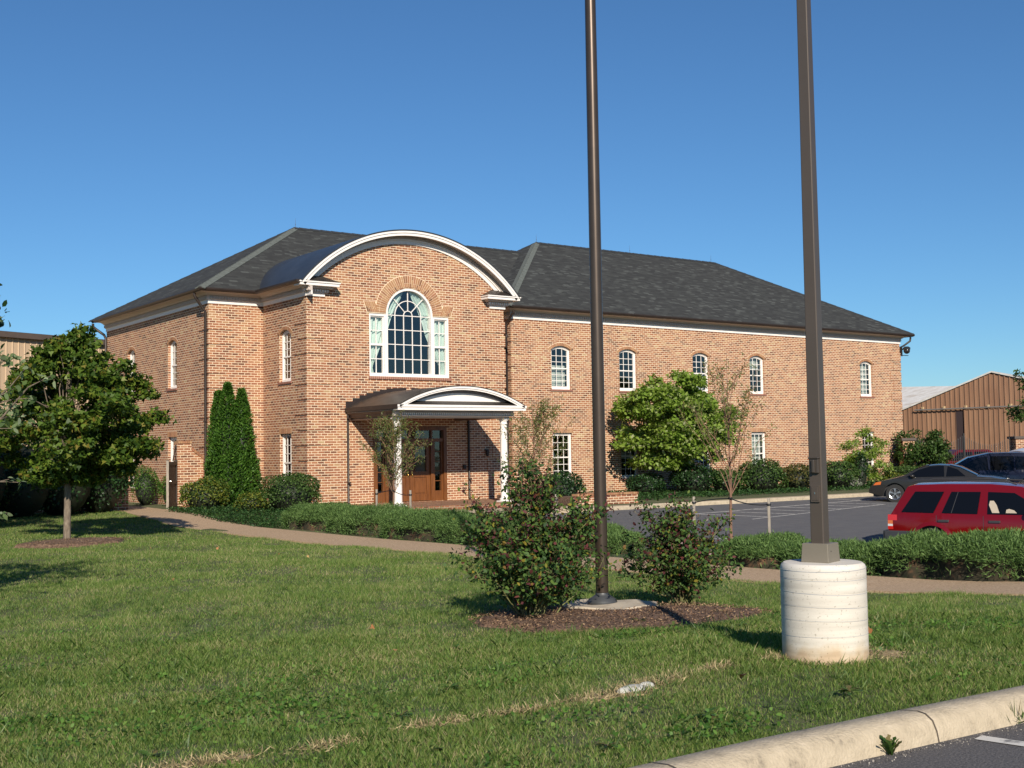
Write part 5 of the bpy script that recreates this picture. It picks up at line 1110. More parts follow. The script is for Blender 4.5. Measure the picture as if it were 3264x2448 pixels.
m = MB(); fb(m, zf_(1077), zf_(1073), -.004, .004, .069, .072); m.build('screw', mat('zinc', (.7,.7,.68), .3, metal=1, var=0), o)
m = MB(); fb(m, zf_(1032), zf_(998), -.036, .036, .045, .075); fb(m, zf_(1001), zf_(997), -.042, .042, .045, .085); fb(m, zf_(1031), zf_(1003), -.012, .012, .075, .092); m.build('outlet_box', mat('dark_cover', (.07,.058,.048), .4, metal=.3, var=.1), t, bevel=.005)
m = MB(); fb(m, pz+.066, pz+.074, -.05, -.042, .09, .1025, rgt); m.build('screw', mat('black_plastic', (.02,.02,.022)), t)
# lamp head above the frame
m = MB(); m.cbox((px_, py_, 9.45), (.7, .3, .16), rz); m.build('lamp_head', POLE2, t, bevel=.02)
# ------------------------------------------------------------------ small things on the lawn and kerb
m = MB(); 
for dx_, dy_, r in ((0, 0, .11), (.13, .02, .07), (-.1, -.02, .05)): m.ball((-11.05+dx_, -34.2+dy_, .215), (r, r*.6, .03), 9, 6)
tag(m.build('flat_stone', mat('pale_stone', (.42,.42,.38), .9, var=.3, scale=20), None, smooth=True, origin=(-11.05, -34.2, .2)), 'pale flat stone sunk in the bare strip of the lawn', 'stone')
WEED = island_mat('weed_leaf', [(0, (.04,.10,.02)), (.6, (.10,.19,.04)), (1, (.18,.12,.05))], .5, .3)
def rosette(c, n, L_, W_, lab, seed, name='weed', up=.5, g=None, shape=6):
    rng = np.random.default_rng(seed); a = rng.uniform(0, 2*pi, n); A = np.stack([np.cos(a), np.sin(a), rng.uniform(up*.6, up*2.2, n)], 1); P = np.tile(np.array(c), (n, 1))+rng.normal(size=(n, 3))*np.array([.008, .008, 0])
    A = unit(A); S = np.stack([-np.sin(a), np.cos(a), 0*a], 1); N = np.cross(A, S); L = (L_*rng.uniform(.6, 1.15, n))[:, None]; W = L*W_
    pts = [(0, .15), (.2, .5), (.33, .3), (.5, .9), (.62, .5), (.8, .95), (1, 0)]; out = []
    for s in (1, -1):
        for q, b in (pts if s == 1 else pts[-2::-1]): out.append(P+A*L*q-np.array([0, 0, 1])*L*.5*q*q*.8+S*W*b*s*.5)
    V = np.stack(out, 1); k = V.shape[1]; o = fast(name, V.reshape(-1, 3), np.arange(n*k).reshape(n, k), WEED, None); return tag(o, lab, 'weed', g)
rosette((-10.86, -36.02, .115), 20, .17, .24, 'broad leaved weed growing at the foot of the kerb', 1, up=1.8)
rng = np.random.default_rng(4); n = 60; a = rng.uniform(0, 2*pi, n); A = unit(np.stack([np.cos(a), np.sin(a), rng.uniform(.2, 1.5, n)], 1)); V, F = leafmesh(np.tile([-9.66, -36.05, .118], (n, 1))+rng.normal(size=(n, 3))*[.05, .008, 0], .14, .006, .1, 0, axis=A, rng=rng)
tag(fast('grass_weed', V, F, WEED, None), 'wispy dry grass tuft at the kerb near the right edge', 'weed')
rng = np.random.default_rng(14)
lw = [(-10.15, -35.2), (-11.3, -35.1), (-12.9, -34.8), (-12.2, -35.3), (-9.0, -33.2), (-11.8, -33.2), (-13.6, -35.0), (-8.2, -31.6), (-12.6, -33.9), (-10.4, -31.2), (-7.9, -32.2), (-14.1, -33.9), (-6.8, -30.9), (-8.0, -30.9)]
for i, (x, y) in enumerate(lw): rosette((x, y, gz(x, y)+.02), 14, .11, .3, 'low broad leaved weed in the lawn', 30+i, 'lawn_weed', .45, 'broad leaved weeds in the lawn')
# ------------------------------------------------------------------ garden wall, gate, planter
t = thing('garden_wall', 'brick garden wall with sloping top joined to the left building corner', 'wall', (-.5, .6, -.15))
gw = [(-.04, -.3), (-.04, 1.72), (-.30, 1.86), (-.46, 2.0), (-.47, 2.24), (-.98, 2.24), (-.98, -.3)]
m = MB(); m.prism(gw, lambda x, z: (x, .42, z), lambda x, z: (x, .78, z)); m.build('wall_body', BRICK, t)
m = MB(); 
for i in range(6): x = -.95+i*.082; m.box((x, .39, 2.242), (x+.072, .81, 2.32))
for i in range(5): x = -.46+i*.083; z = 2.0-.062*i; m.add([(x, .39, z+.0), (x+.073, .39, z-.05), (x+.073, .81, z-.05), (x, .81, z), (x+.02, .39, z+.09), (x+.093, .39, z+.04), (x+.093, .81, z+.04), (x+.02, .81, z+.09)], [(0,3,2,1),(4,5,6,7),(0,1,5,4),(1,2,6,5),(2,3,7,6),(3,0,4,7)])
m.build('coping', VOUS, t)
t = thing('garden_wall', 'shaded brick garden wall left of the open gate behind dark shrubs', 'wall', (-5.5, .9, -.15))
m = MB(); m.box((-13, .75, -.3), (-3.1, 1.1, 1.75)); m.build('wall_body', BRICK, t)
m = MB(); m.box((-3.099, .65, -.3), (-2.6, 1.2, 2.1)); m.build('pier', BRICK, t); m = MB(); m.box((-3.15, .6, 2.1), (-2.55, 1.25, 2.18)); m.box((-13, .7, 1.75), (-3.16, 1.15, 1.82)); m.build('coping', BRICK, t)
t = thing('garden_gate', 'open dark wooden gate leaf hung on the brick garden wall', 'gate', (-1.06, .40, -.1)); DW = mat('dark_wood', (.035,.024,.018), .6, var=.3, scale=6, stretch=(6, 6, .6))
gd_ = Vector((-.60, -.80, 0)).normalized(); gn = Vector((-gd_.y, gd_.x, 0)); o0 = Vector((-1.03, .42, 0))
def gbox(m, s0, s1, z0, z1, d0, d1):
    vs = [o0+gd_*s+gn*d+Vector((0, 0, z)) for d in (d0, d1) for s, z in ((s0, z0), (s1, z0), (s1, z1), (s0, z1))]; m.add(vs, [(0,3,2,1),(4,5,6,7),(0,1,5,4),(1,2,6,5),(2,3,7,6),(3,0,4,7)])
m = MB()
for i in range(7): gbox(m, .02+i*.135, .15+i*.135, -.05, 1.62, -.02, .02)
for z in (.1, .85, 1.5): gbox(m, .02, .96, z, z+.12, .02, .045)
gbox(m, .93, .99, -.1, 1.68, -.035, .05); gbox(m, -.02, .05, -.1, 1.68, -.035, .05); m.build('gate_leaf', DW, t)
m = MB(); gbox(m, .99, 1.0, -.1, 1.66, -.035, .05); m.build('edge_strip', mat('weathered_wood', (.34,.29,.23)), t)
m = MB(); P = [o0+gd_*(.0+.1*i/8*0)+Vector((0, 0, 1.65))+gd_*(.35*(1-cos(i*pi/16)))+Vector((0, 0, .55*sin((8-i)*pi/16))) for i in range(9)]; m.tube(P, .022, 6); m.build('iron_brace', BRONZE, t)
m = MB(); m.ball(tuple(o0+gd_*.9+gn*.08+Vector((0, 0, .95))), .035, 8, 6); m.tube([o0+gd_*.8+gn*.07+Vector((0, 0, .95)), o0+gd_*.9+gn*.07+Vector((0, 0, .95))], .012); m.build('latch', mat('zinc', (.7,.7,.68), .3, metal=1), t)
t = thing('planter_wall', 'low brick planter wall beside the porch with darker brick coping', 'wall', (10.6, -8.4, -.1))
zc_ = kz+.12; m = MB(); m.box((9.4, -8.75, zc_-.2), (12.1, -8.5, .24)); m.box((11.85, -8.499, zc_-.2), (12.1, -1.6, .24)); m.build('wall_body', BRICK, t)
m = MB()
for i in range(36): x = 9.36+i*.0765; m.box((x, -8.78, .242), (x+.066, -8.47, .31))
m.build('coping', VOUS, t)
m = MB(); m.box((9.45, -8.5, -.1), (11.84, -4, .2)); tag(m.build('planter_soil', mat('mulch', (.14,.075,.05)), None), kind='structure')
m = MB(); m.box((3.0, -10.0, -.4), (8.6, -7.56, -.085)); tag(m.build('apron', WALK, None), kind='structure')
# ------------------------------------------------------------------ sheds
def ribbed(m, O, U, D_, W_, top, pitch=.30, rw=.09, rd=.05, z0=-.2, f=None):
    """flat wall from O along U, height top(u), with vertical ribs facing -D_"""
    n = int(W_/pitch)
    for i in range(n):
        a, b = i*pitch, (i+1)*pitch; P = [(a, 0), (a+.02, rd), (a+rw, rd), (a+rw+.02, 0), (b, 0)]
        for (p, dp), (q, dq) in zip(P, P[1:]):
            A_ = O+U*p-D_*dp; B_ = O+U*q-D_*dq; m.add([(A_.x, A_.y, z0 if f is None else f), (B_.x, B_.y, z0 if f is None else f), (B_.x, B_.y, top(q)), (A_.x, A_.y, top(p))], [(0, 1, 2, 3)])
rh = Vector((cos(YAW), -sin(YAW), 0)); fh = Vector((sin(YAW), cos(YAW), 0))
Ug = (rh*.81-fh*.59).normalized(); Dg = (rh*.59+fh*.81).normalized()
pk = at(2142, 806, 75); WL, WR = 11.0, 7.5; O = Vector((pk.x, pk.y, 0))-Ug*WL; zp = pk.z
topg = lambda u: zp-.385*(WL-u) if u < WL else zp-.27*(u-WL)
t = thing('metal_shed', 'brown ribbed metal shed with gabled front and sliding door behind the fence', 'building', (pk.x, pk.y, 0))
SHED = mat('brown_metal', (.30,.17,.10), .55, stops=[(.3, (.20,.105,.062)), (.7, (.28,.16,.095))], scale=1.5, stretch=(1, 1, .2)); ROOFM = mat('grey_metal_roof', (.45,.43,.40), .5, stops=[(.25, (.42,.34,.27)), (.42, (.58,.55,.50)), (.7, (.75,.74,.72))], scale=1.1, stretch=(.5, 2.5, 1), metal=.2)
m = MB(); ribbed(m, O, Ug, Dg, WL+WR, topg); m.build('gable_wall', SHED, t)
m = MB(); A = pk-Ug*(WL+.2)-Dg*.12; Bq = pk+Ug*(WR+.2)-Dg*.12; zA, zB = zp-.385*(WL+.2), zp-.27*(WR+.2); e = Dg*26
def v3(p, z): return (p.x, p.y, z)
Pk = pk-Dg*.12
for dz in (.04, .14): m.add([v3(A, zA+dz), v3(Pk, zp+dz), v3(Bq, zB+dz), v3(A+e, zA+dz), v3(Pk+e, zp+dz), v3(Bq+e, zB+dz)], [(0, 1, 4, 3), (1, 2, 5, 4)])
m.add([v3(A, zA+.04), v3(Pk, zp+.04), v3(Pk, zp+.14), v3(A, zA+.14), v3(Bq, zB+.04), v3(Bq, zB+.14)], [(0,1,2,3),(1,4,5,2)]); m.build('roof', ROOFM, t)
m = MB(); s = Pk+Ug*WR*1.0; m.add([v3(Bq+Dg*.2-Ug*.2, -.2), v3(Bq+e-Ug*.2, -.2), v3(Bq+e-Ug*.2, zB), v3(Bq+Dg*.2-Ug*.2, zB)], [(0,1,2,3)]); m.build('side_wall', SHED, t)
du0 = WL-2.3*1.0; m = MB(); zt_ = at(2060, 884, 75).z; ribbed(m, O+Ug*(WL-1.75)-Dg*.12, Ug, Dg, 6.2, lambda u: zt_); m.build('sliding_door', SHED, t)
m = MB(); p = O+Ug*(WL-2.25)-Dg*.06; q = O+Ug*(WL-1.78)-Dg*.06; m.add([v3(p, -.2), v3(q, -.2), v3(q, zt_-.05), v3(p, zt_-.05)], [(0,1,2,3)]); m.build('doorway_shade_sheet', mat('painted_gap_shade', (.03,.018,.02), .9, var=0), t)  # flat dark sheet over the wall paints the shade of the open gap
m = MB(); a = O+Ug*(WL-4.8)-Dg*.22; b = O+Ug*(WL+5.5)-Dg*.22; m.tube([v3(a, zt_+.05), v3(b, zt_+.12)], .05, 6); m.build('door_track', mat('galvanised', (.25,.23,.21), .5, metal=.5, var=.1), t)
m = MB()
for k in range(7): c = O+Ug*(WL-4.3+k*1.35)-Dg*.14; m.cbox((c.x, c.y, zt_+.18), (.12, .12, .14))
m.build('bracket', mat('tan_bracket', (.5,.36,.2), .6), t)
m = MB(); c = O+Ug*(WL+5.2)-Dg*.3; m.cbox((c.x, c.y, 1.9), (.2, .2, 4.0)); m.build('corner_post', mat('cream_post', (.7,.6,.42), .6), t)
# long lower shed roof behind it
t = thing('metal_shed', 'long low shed with pale streaked metal roof left of the brown gable', 'building', (at(1950, 900, 96).x, at(1950, 900, 96).y, 0))
a = at(1800, 838, 104); b = at(2150, 840, 104); m = MB(); zt2 = a.z; e = -fh*14; 
m.add([v3(a, zt2), v3(b, zt2), v3(b+e, zt2-4.6), v3(a+e, zt2-4.6)], [(3, 2, 1, 0)]); m.add([v3(a, zt2-.1), v3(b, zt2-.1), v3(b+e, zt2-4.7), v3(a+e, zt2-4.7)], [(0, 1, 2, 3)]); m.add([v3(a, zt2), v3(b, zt2), v3(b-e, zt2-4.6), v3(a-e, zt2-4.6)], [(0,1,2,3)]); m.build('roof', ROOFM, t)
m = MB(); ribbed(m, Vector((a+e).to_tuple())+fh*.4, rh, fh, (b-a).length, lambda u: zt2-4.7); m.build('front_wall', SHED, t)
# beige shed on the left
P0 = Vector((-2.75, 17.9, 0)); P1 = Vector((2.84, 20.03, 0)); U = (P1-P0).normalized(); Dn = Vector((-U.y, U.x, 0))
t = thing('metal_shed', 'beige ribbed metal building with brown eaves behind the left trees', 'building', (-4, 17, 0)); BEI = mat('beige_metal', (.52,.38,.25), .6, var=.05, scale=1)
O = P0-U*16; m = MB(); ribbed(m, O, U, Dn, 26, lambda u: 7.45, pitch=.32, rw=.05, rd=.03); m.build('wall_panel', BEI, t)
m = MB(); pa = [(-.28, 7.42), (-.05, 7.42), (-.05, 7.72), (-.28, 7.72)]; A_ = O; B_ = O+U*26
for zz0, zz1, d0, d1 in ((7.40, 7.66, -.25, .05),): 
    vs = [v3(X_+Dn*d, z) for X_ in (A_, B_) for d, z in ((d0, zz0), (d1, zz0), (d1, zz1), (d0, zz1))]; m.add(vs, [(0,1,2,3),(7,6,5,4),(0,4,5,1),(1,5,6,2),(2,6,7,3),(3,7,4,0)])
m.build('eaves', mat('brown_eaves', (.10,.075,.06), .5, var=.1), t)
m = MB(); m.add([v3(A_-Dn*.25, 7.665), v3(B_-Dn*.25, 7.665), v3(B_+Dn*12, 8.6), v3(A_+Dn*12, 8.6)], [(0,1,2,3)]); m.add([v3(B_, -.2), v3(B_+Dn*12, -.2), v3(B_+Dn*12, 8.5), v3(B_, 7.5)], [(0,1,2,3)]); m.build('roof', ROOFM, t)
# ------------------------------------------------------------------ brick piers and iron gate
IRON = mat('black_iron', (.015,.015,.017), .5, var=0)
def pier(u, lab, wd=.85):
    p = at(u, 990, 62); t = thing('brick_pier', lab, 'pier', (p.x, p.y, -.2), -YAW, 'brick piers of the iron gate'); m = MB(); m.cbox((p.x, p.y, .9), (wd, wd, 2.25), -YAW); 
    o = m.build('shaft', BRICK, t); m = MB(); m.cbox((p.x, p.y, 2.09), (wd+.15, wd+.15, .13), -YAW); m.build('cap', mat('dark_cap', (.09,.07,.06), .8), t); return p
pL = pier(1960, 'brick gate pier half hidden by the dark green tree', .6); pR = pier(2206, 'brick gate pier at the right edge of the photo')
t = thing('iron_gate', 'black iron gate with dipped top between the two brick piers', 'gate', tuple((pL+pR)/2)); a = Vector((pL.x, pL.y, 0)); b = Vector((pR.x, pR.y, 0)); Lf = (b-a).length
m = MB()
for i in range(46):
    f = i/45; g = (f*2) % 1; h = 2.2-.5*sin(pi*g); c = a.lerp(b, .06+.88*f); m.tube([v3(c, -.1), v3(c, h), v3(c, h+.07)], [.016, .016, .003], 4)
for z in (.15, 1.05, 1.2): m.tube([v3(a, z), v3(b, z)], .025, 4)
m.build('pickets', IRON, t); m = MB(); c = a.lerp(b, .5); m.tube([v3(c, -.2), v3(c, 2.35)], .06, 6); m.build('post', IRON, t)
m = MB(); c = a.lerp(b, .77)-fh*.06; s = rh*.2; m.add([v3(c-s, 1.0), v3(c+s, 1.0), v3(c+s, 1.2), v3(c-s, 1.2)], [(0,1,2,3)]); m.add([v3(c-s+fh*.01, 1.0), v3(c+s+fh*.01, 1.0), v3(c+s+fh*.01, 1.2), v3(c-s+fh*.01, 1.2)], [(3,2,1,0)]); m.build('sign_plate', mat('sign_white', (.6,.6,.58), .5, var=0), t)
# ------------------------------------------------------------------ cars
TYRE = mat('tyre', (.02,.02,.02), .85, var=.1); RIM = mat('alloy_rim', (.62,.62,.63), .22, metal=.9, var=.05); BLK = mat('black_trim', (.03,.03,.033), .55, var=.1)
CGL = mat('tinted_glass', (.004,.0045,.006), .05, var=0, spec=.28); CHR = mat('chrome', (.8,.8,.8), .12, metal=1, var=0)
RED = mat('red_lamp', (.55,.02,.015), .15, var=.1, coat=1); AMB = mat('amber_lamp', (.6,.14,.03), .2, var=0, coat=1); SEATM = mat('seat_cloth', (.42,.36,.28), .9)
def paint(n, c, metal=0, r=.12): 
    m = mat(n, c, r, metal=metal, var=.03, scale=1, coat=.2); return m
def lerp_tab(T_, x):
    for (a, za), (b, zb) in zip(T_, T_[1:]):
        if x <= b: 
            t = (x-a)/(b-a); t = max(0, min(1, t)); return za+(zb-za)*t
    return T_[-1][1]
def car(name, label, loc, heading, Ln, W_, top, belt, pnt, wheels, wr, windows, screens, sill=.3, tum=.28, group=None, lower=None, bulge=.05, taper=.10):
    rz = atan2(heading[1], heading[0]); t = thing(name, label, 'car', loc, rz, group); X0, X1 = -Ln/2, Ln/2
    T_ = [(X0+s, z) for s, z in top]; Bt = [(X0+s, z) for s, z in belt]; hw_ = W_/2
    def plan(x): q = abs(x)/(Ln/2); return 1-taper*q**5
    def side(x, z):
        zb = lerp_tab(Bt, x); w = hw_*(1-bulge*((z-.62)/.5)**2) if z <= zb else hw_*(1-bulge*((zb-.62)/.5)**2)*.985-tum*(z-zb)
        return w*plan(x)
    xs_ = sorted(set([X0+Ln*i/110 for i in range(111)]+[x for x, _ in T_ if X0 <= x <= X1])); m = MB(); K, Q = 13, 6; row = []
    def top_(x): return lerp_tab(T_, x)
    for x in xs_:
        zb = sill+.12*max(0, (abs(x)/(Ln/2)-.8))/.2
        for wx in wheels:
            d = abs(x-(X0+wx)); R = wr*1.16
            if d < R: zb = max(zb, wr+sqrt(R*R-d*d))
        zt = top_(x); zs_ = max(zb+.02, zt-.035); r = []
        for k in range(K+1): z = zb+(zs_-zb)*k/K; r.append((x, side(x, z), z))
        ys = r[-1][1]
        for q in range(1, Q+1): y = ys*(1-q/Q); r.append((x, y, zt-.035*(y/max(.01, ys))**2.2))
        row.append(r)
    nP = len(row[0])
    for sg in (1, -1):
        vs = [(x, y*sg, z) for r in row for x, y, z in r]; fs = [(i*nP+j, i*nP+j+1, (i+1)*nP+j+1, (i+1)*nP+j) for i in range(len(row)-1) for j in range(nP-1)]
        fs += [tuple(j for j in range(nP)), ] if False else []
        m.add(vs, fs); m.add([(row[e][j][0], row[e][j][1]*sg, row[e][j][2]) for e in (0,) for j in range(nP)]+[(row[0][0][0], 0, row[0][0][2])], [tuple(range(nP+1))]); m.add([(row[-1][j][0], row[-1][j][1]*sg, row[-1][j][2]) for j in range(nP)]+[(row[-1][0][0], 0, row[-1][0][2])], [tuple(range(nP+1))])
    m.build('body', pnt, t, smooth=True, local=True)
    m = MB(); m.box((X0+.15, -hw_*.8, .22), (X1-.15, hw_*.8, sill+.45)); m.build('underbody', BLK, t, local=True)
    for wx in wheels:
        for sg in (1, -1):
            x = X0+wx; y = hw_*plan(x)-.02; m = MB(); n = 28; pr = [(wr*.62, -.21), (wr*.93, -.21), (wr, -.18), (wr, -.03), (wr*.95, 0), (wr*.66, .0), (wr*.62, -.02)]
            vs = [(x+r*cos(2*pi*k/n), sg*(y+d), wr+r*sin(2*pi*k/n)) for r, d in pr for k in range(n)]; m.add(vs, [(i*n+k, i*n+(k+1) % n, ((i+1) % 7)*n+(k+1) % n, ((i+1) % 7)*n+k) for i in range(7) for k in range(n)]); wh = m.build('wheel', TYRE, t, smooth=True, local=True)
            m = MB(); r0 = wr*.63
            for k in range(5):
                a = 2*pi*k/5+.3
                for (q0, q1, w0, w1) in ((.12, .95, .13, .24),):
                    P = [(q0, a-w0/q0*.25), (q1, a-w1*.9), (q1, a+w1*.9), (q0, a+w0/q0*.25)]; m.add([(x+r0*q*cos(b), sg*(y+d), wr+r0*q*sin(b)) for d in (-.03, -.012) for q, b in P], [(0,3,2,1),(4,5,6,7),(0,1,5,4),(1,2,6,5),(2,3,7,6),(3,0,4,7)])
            vs = [(x+r*cos(2*pi*k/n), sg*(y+d), wr+r*sin(2*pi*k/n)) for r, d in ((r0, -.002), (r0*.9, -.012), (r0*.9, -.05)) for k in range(n)]; m.add(vs, [(i*n+k, i*n+(k+1) % n, (i+1)*n+(k+1) % n, (i+1)*n+k) for i in range(2) for k in range(n)])
            vs = [(x+r0*.2*cos(2*pi*k/n), sg*(y-.005), wr+r0*.2*sin(2*pi*k/n)) for k in range(n)]; m.add(vs, [tuple(range(n))]); m.build('rim', RIM, wh, local=True)
            m = MB(); m.add([(x+r0*.95*cos(2*pi*k/n), sg*(y-.06), wr+r0*.95*sin(2*pi*k/n)) for k in range(n)], [tuple(range(n))]); m.build('hub', BLK, wh, local=True)
    for poly in windows:
        for sg in (1, -1):
            P = []
            for (s0, z0), (s1, z1) in zip(poly, poly[1:]+poly[:1]):
                for k in range(5): s = s0+(s1-s0)*k/5; z = z0+(z1-z0)*k/5; P.append((X0+s, sg*(side(X0+s, z)+.014), z))
            c = tuple(sum(p[i] for p in P)/len(P) for i in range(3)); m = MB(); m.add(P+[c], [(i, (i+1) % len(P), len(P)) for i in range(len(P))]); m.build('window', CGL, t, local=True, smooth=True)
    for s0, s1, fw in screens:
        m = MB(); vs = []; n1, n2 = 8, 8
        for i in range(n1+1):
            x = X0+s0+(s1-s0)*i/n1; zt = top_(x); ys = side(x, zt-.035)*fw
            for j in range(n2+1): y = ys*(2*j/n2-1); vs.append((x, y, zt-.035*(abs(y)/max(.01, ys/fw))**2.2+.02))
        m.add(vs, [(i*(n2+1)+j, i*(n2+1)+j+1, (i+1)*(n2+1)+j+1, (i+1)*(n2+1)+j) for i in range(n1) for j in range(n2)]); m.build('windscreen', CGL, t, local=True, smooth=True)
    return t, side, X0
# red SUV
g_ = (8.42, -24.85, -.80)
top = [(0, .98), (.06, 1.05), (.12, 1.15), (.42, 1.66), (.55, 1.70), (1.2, 1.725), (2.2, 1.725), (2.85, 1.67), (3.1, 1.58), (3.65, 1.12), (3.75, 1.10), (4.4, 1.02), (4.58, .9), (4.61, .6)]
belt = [(0, 1.02), (4.6, 1.02)]
win = [[(.30, 1.06), (1.02, 1.05), (1.24, 1.52), (.60, 1.52)], [(1.20, 1.05), (1.96, 1.04), (2.02, 1.52), (1.40, 1.52)], [(2.17, 1.04), (3.22, 1.04), (3.0, 1.33), (2.72, 1.50), (2.18, 1.52)]]
t, side, X0 = car('parked_car', 'red four-door SUV with black roof rails and dark grey bumper behind the hedge', g_, (.33, -.944), 4.61, 1.84, top, belt, paint('red_paint', (.135,.002,.003)), [.98, 3.67], .36, win, [(3.12, 3.62, .86)], sill=.36, group='cars in the car park')
m = MB(); 
for sg in (1, -1):
    m.add([(X0-.09, sg*.9, .40), (X0+.62, sg*.945, .40), (X0+.62, sg*.945, .64), (X0-.09, sg*.9, .64), (X0-.09, sg*.5, .40), (X0+.62, sg*.7, .40), (X0+.62, sg*.7, .64), (X0-.09, sg*.5, .64)], [(0,1,2,3),(4,7,6,5),(0,4,5,1),(3,2,6,7),(1,5,6,2),(0,3,7,4)])
m.box((X0-.12, -.88, .40), (X0-.02, .88, .64)); m.build('bumper', mat('grey_plastic', (.032,.035,.04), .6, var=.1), t, local=True, bevel=.02)
for sg in (1, -1):
    m = MB(); y = lambda x, z: sg*(side(x, z)+.012)
    def patch(s0, s1, z0, z1, d=.012): 
        xs2 = (X0+s0, X0+s1); return [(x, sg*(side(x, z)+d), z) for x, z in ((xs2[0], z0), (xs2[1], z0), (xs2[1], z1), (xs2[0], z1))]
    def addp(m, P): m.add(P+[(x, yy-sg*.04, z) for x, yy, z in P], [(0,1,2,3),(4,7,6,5),(0,4,5,1),(3,2,6,7),(1,5,6,2),(0,3,7,4)])
    addp(m, patch(-.015, .20, .87, 1.0)); tl = m.build('tail_light', RED, t, local=True); m = MB(); addp(m, patch(-.015, .11, .67, .739)); m.build('brake_light', RED, tl, local=True); m = MB(); addp(m, patch(-.015, .1, .79, .869)); m.build('indicator', AMB, tl, local=True); m = MB(); addp(m, patch(-.015, .1, .741, .789)); m.build('reverse_light', mat('clear_lamp', (.6,.6,.6), .2, var=0), tl, local=True)
    for s in (1.12, 2.2): m = MB(); addp(m, patch(s, s+.24, .855, .905, .03)); m.build('door_handle', BLK, t, local=True, bevel=.008)
    m = MB(); m.tube([(X0+.5, sg*.66, 1.72), (X0+.62, sg*.66, 1.765), (X0+1.5, sg*.66, 1.775), (X0+2.6, sg*.66, 1.735), (X0+2.75, sg*.66, 1.68)], .018, 6); m.build('roof_rail', BLK, t, local=True)
    n = 16
    for wx in (.98, 3.67):
        m = MB(); P = [(X0+wx+r*cos(a), sg*(side(X0+wx+r*cos(a), min(.8, .36+r*sin(a)))+d), .36+r*sin(a)) for a in [pi*k/n for k in range(n+1)] for r, d in ((.415, .03), (.50, .004))]; m.add(P, [(2*k, 2*k+1, 2*k+3, 2*k+2) for k in range(n)])
        m.build('wheel_flare', paint('red_paint', (.135,.002,.003)), t, local=True, smooth=True)
    for s in (1.08, 2.08, 3.28): m = MB(); P = [(X0+s+q, sg*(side(X0+s, z)+.004), z) for z in (.45, .7, 1.0) for q in (0, .012)]; m.add(P, [(0,1,3,2),(2,3,5,4)]); m.build('door_seam', BLK, t, local=True)
    m = MB(); m.ball((X0+3.12, sg*1.03, 1.12), (.08, .11, .08), 10, 8); m.build('mirror', paint('red_paint', (.135,.002,.003)), t, local=True, smooth=True)
    m = MB(); P = [(X0+s, sg*(side(X0+s, z)+.0165), z) for s, z in ((2.27, 1.07), (2.42, 1.07), (2.36, 1.24), (2.30, 1.33), (2.22, 1.33), (2.20, 1.24))]; m.add(P, [tuple(range(6))]); P = [(X0+s, sg*(side(X0+s, z)+.0165), z) for s, z in ((2.55, 1.07), (2.78, 1.07), (2.72, 1.13), (2.62, 1.16), (2.56, 1.14))]; m.add(P, [tuple(range(5))]); m.build('seat', SEATM, t, local=True)
    m = MB(); P = [(X0+s, sg*(side(X0+s, z)+.0168), z) for s, z in ((1.40, 1.052), (1.415, 1.052), (1.55, 1.515), (1.535, 1.515))]; m.add(P, [(0,1,2,3)]); m.build('window_bar', BLK, t, local=True)
# grey coupe
hd = Vector((-.45, .89)).normalized()
top = [(0, .72), (.05, .86), (.5, .95), (.95, .98), (1.55, 1.28), (1.9, 1.37), (2.3, 1.395), (2.7, 1.36), (3.05, 1.24), (3.45, 1.02), (3.7, .95), (4.4, .78), (4.62, .66), (4.72, .5)]
win = [[(1.35, .96), (2.0, .95), (1.95, 1.31), (1.62, 1.20)], [(2.06, .95), (3.38, .93), (2.95, 1.19), (2.55, 1.31), (2.08, 1.335)]]
t, side, X0 = car('parked_car', 'dark grey two-door coupe with silver five-spoke wheels nosed to the far kerb', (22.15, -13.9, lot_z(22, -13.9)), hd, 4.72, 1.80, top, [(0, .92), (4.72, .86)], paint('grey_paint', (.035,.033,.031), .4, .25), [1.05, 3.78], .335, win, [(.98, 1.9, .84), (2.62, 3.42, .86)], sill=.24, tum=.36, group='cars in the car park', taper=.16)
for sg in (1, -1):
    m = MB(); P = [(X0+s, sg*(side(X0+s, z)+.008), z) for s, z in ((4.28, .66), (4.55, .64), (4.45, .74), (4.25, .77))]; m.add(P, [(0,1,2,3)]); m.build('headlight', AMB, t, local=True)
    m = MB(); P = [(X0+s, sg*(side(X0+s, z)+.012), z) for s, z in ((2.2, .80), (2.4, .80), (2.4, .83), (2.2, .83))]; m.add(P, [(0,1,2,3)]); m.build('door_handle', CHR, t, local=True)
    m = MB(); m.ball((X0+3.15, sg*.93, .97), (.09, .1, .065), 10, 8); m.build('mirror', paint('grey_paint', (.055,.05,.047)), t, local=True, smooth=True)
    m = MB(); P = [(X0+2.12, sg*(side(X0+2.12, z)+.009), z) for z in (.30, .6, .92)]+[(X0+2.13, sg*(side(X0+2.13, z)+.009), z) for z in (.30, .6, .92)]; m.add(P, [(0,1,4,3),(1,2,5,4)]); m.build('door_seam', BLK, t, local=True)
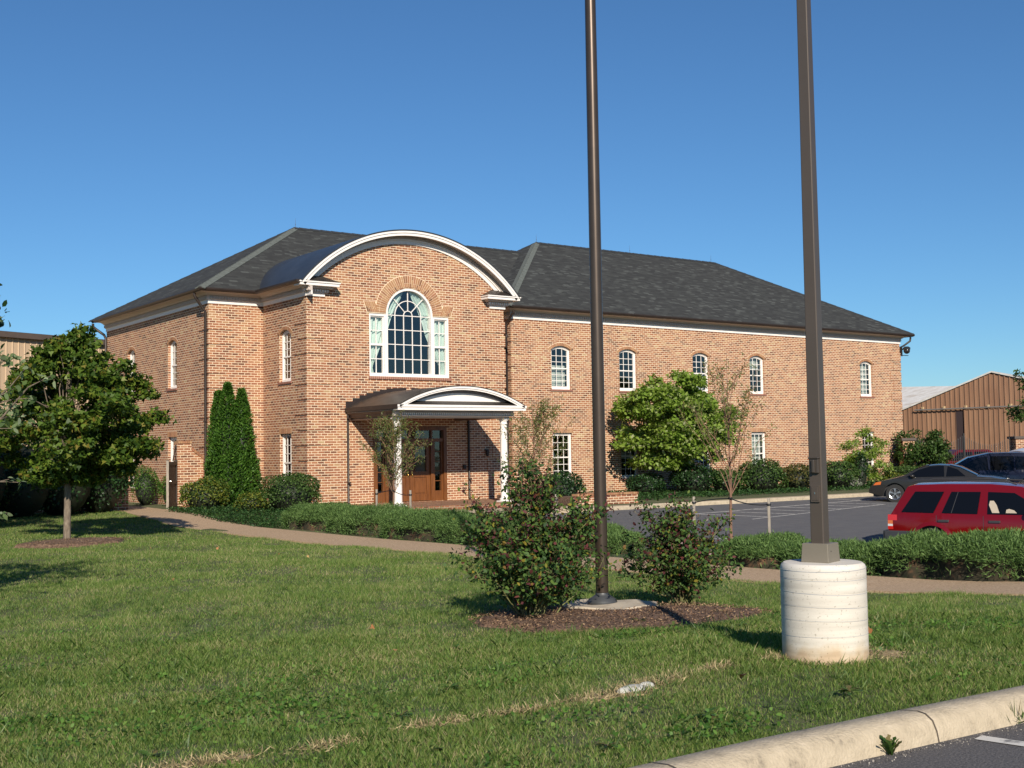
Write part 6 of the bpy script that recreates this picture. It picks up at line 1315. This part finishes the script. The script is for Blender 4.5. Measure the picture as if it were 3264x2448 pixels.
# navy minivan and white van further right
top = [(0, .9), (.05, 1.05), (.28, 1.55), (.45, 1.70), (1.2, 1.76), (2.3, 1.75), (3.0, 1.60), (3.9, 1.10), (4.5, .95), (4.8, .75), (4.85, .5)]
win = [[(.38, 1.08), (1.35, 1.06), (1.35, 1.58), (.56, 1.55)], [(1.42, 1.06), (2.3, 1.05), (2.28, 1.60), (1.42, 1.59)], [(2.38, 1.05), (3.6, 1.03), (3.0, 1.42), (2.7, 1.55), (2.38, 1.6)]]
q = at(2128, 1060, 48.5); t, side, X0 = car('parked_car', 'navy blue minivan parked behind the grey coupe', (q.x, q.y, lot_z(0, q.y)-.05), (-.62, .78), 4.85, 1.92, top, [(0, 1.02), (4.85, 1.0)], mat('navy_paint', (.008,.011,.026), .12, var=.03, spec=.3), [.95, 3.85], .34, win, [(.06, .32, .86), (3.05, 3.85, .86)], sill=.3, group='cars in the car park')
top = [(0, .9), (.04, 1.1), (.16, 1.75), (.3, 1.88), (1.5, 1.93), (3.2, 1.90), (3.5, 1.80), (4.0, 1.25), (4.9, 1.1), (5.1, .8), (5.15, .5)]
win = [[(.25, 1.15), (1.4, 1.15), (1.4, 1.68), (.32, 1.68)], [(1.5, 1.15), (2.5, 1.15), (2.5, 1.68), (1.5, 1.68)], [(2.6, 1.15), (3.75, 1.15), (3.4, 1.65), (2.6, 1.68)]]
q = at(2246, 1060, 53); car('parked_car', 'white large SUV at the right edge behind the navy minivan', (q.x, q.y, lot_z(0, q.y)-.1), (-.8, .6), 5.15, 2.0, top, [(0, 1.1), (5.2, 1.1)], paint('white_car_paint', (.72,.70,.67)), [1.1, 4.15], .38, win, [(3.55, 3.95, .86)], sill=.36, tum=.16, group='cars in the car park')
top = [(0, .9), (.05, 1.05), (.35, 1.5), (.6, 1.62), (2.4, 1.62), (3.3, 1.08), (4.3, .95), (4.5, .6)]
q = at(2062, 1010, 66); car('parked_car', 'dark red car seen through the iron gate in the shade of the tree', (q.x, q.y, -.1), (-.9, .45), 4.5, 1.8, top, [(0, 1.0), (4.5, .98)], paint('maroon_paint', (.09,.005,.005)), [.9, 3.6], .33, [[(.5, 1.03), (1.5, 1.02), (1.5, 1.48), (.65, 1.48)], [(1.6, 1.02), (2.9, 1.0), (2.4, 1.45), (1.6, 1.48)]], [(.08, .35, .85)], sill=.3, group='cars in the car park')
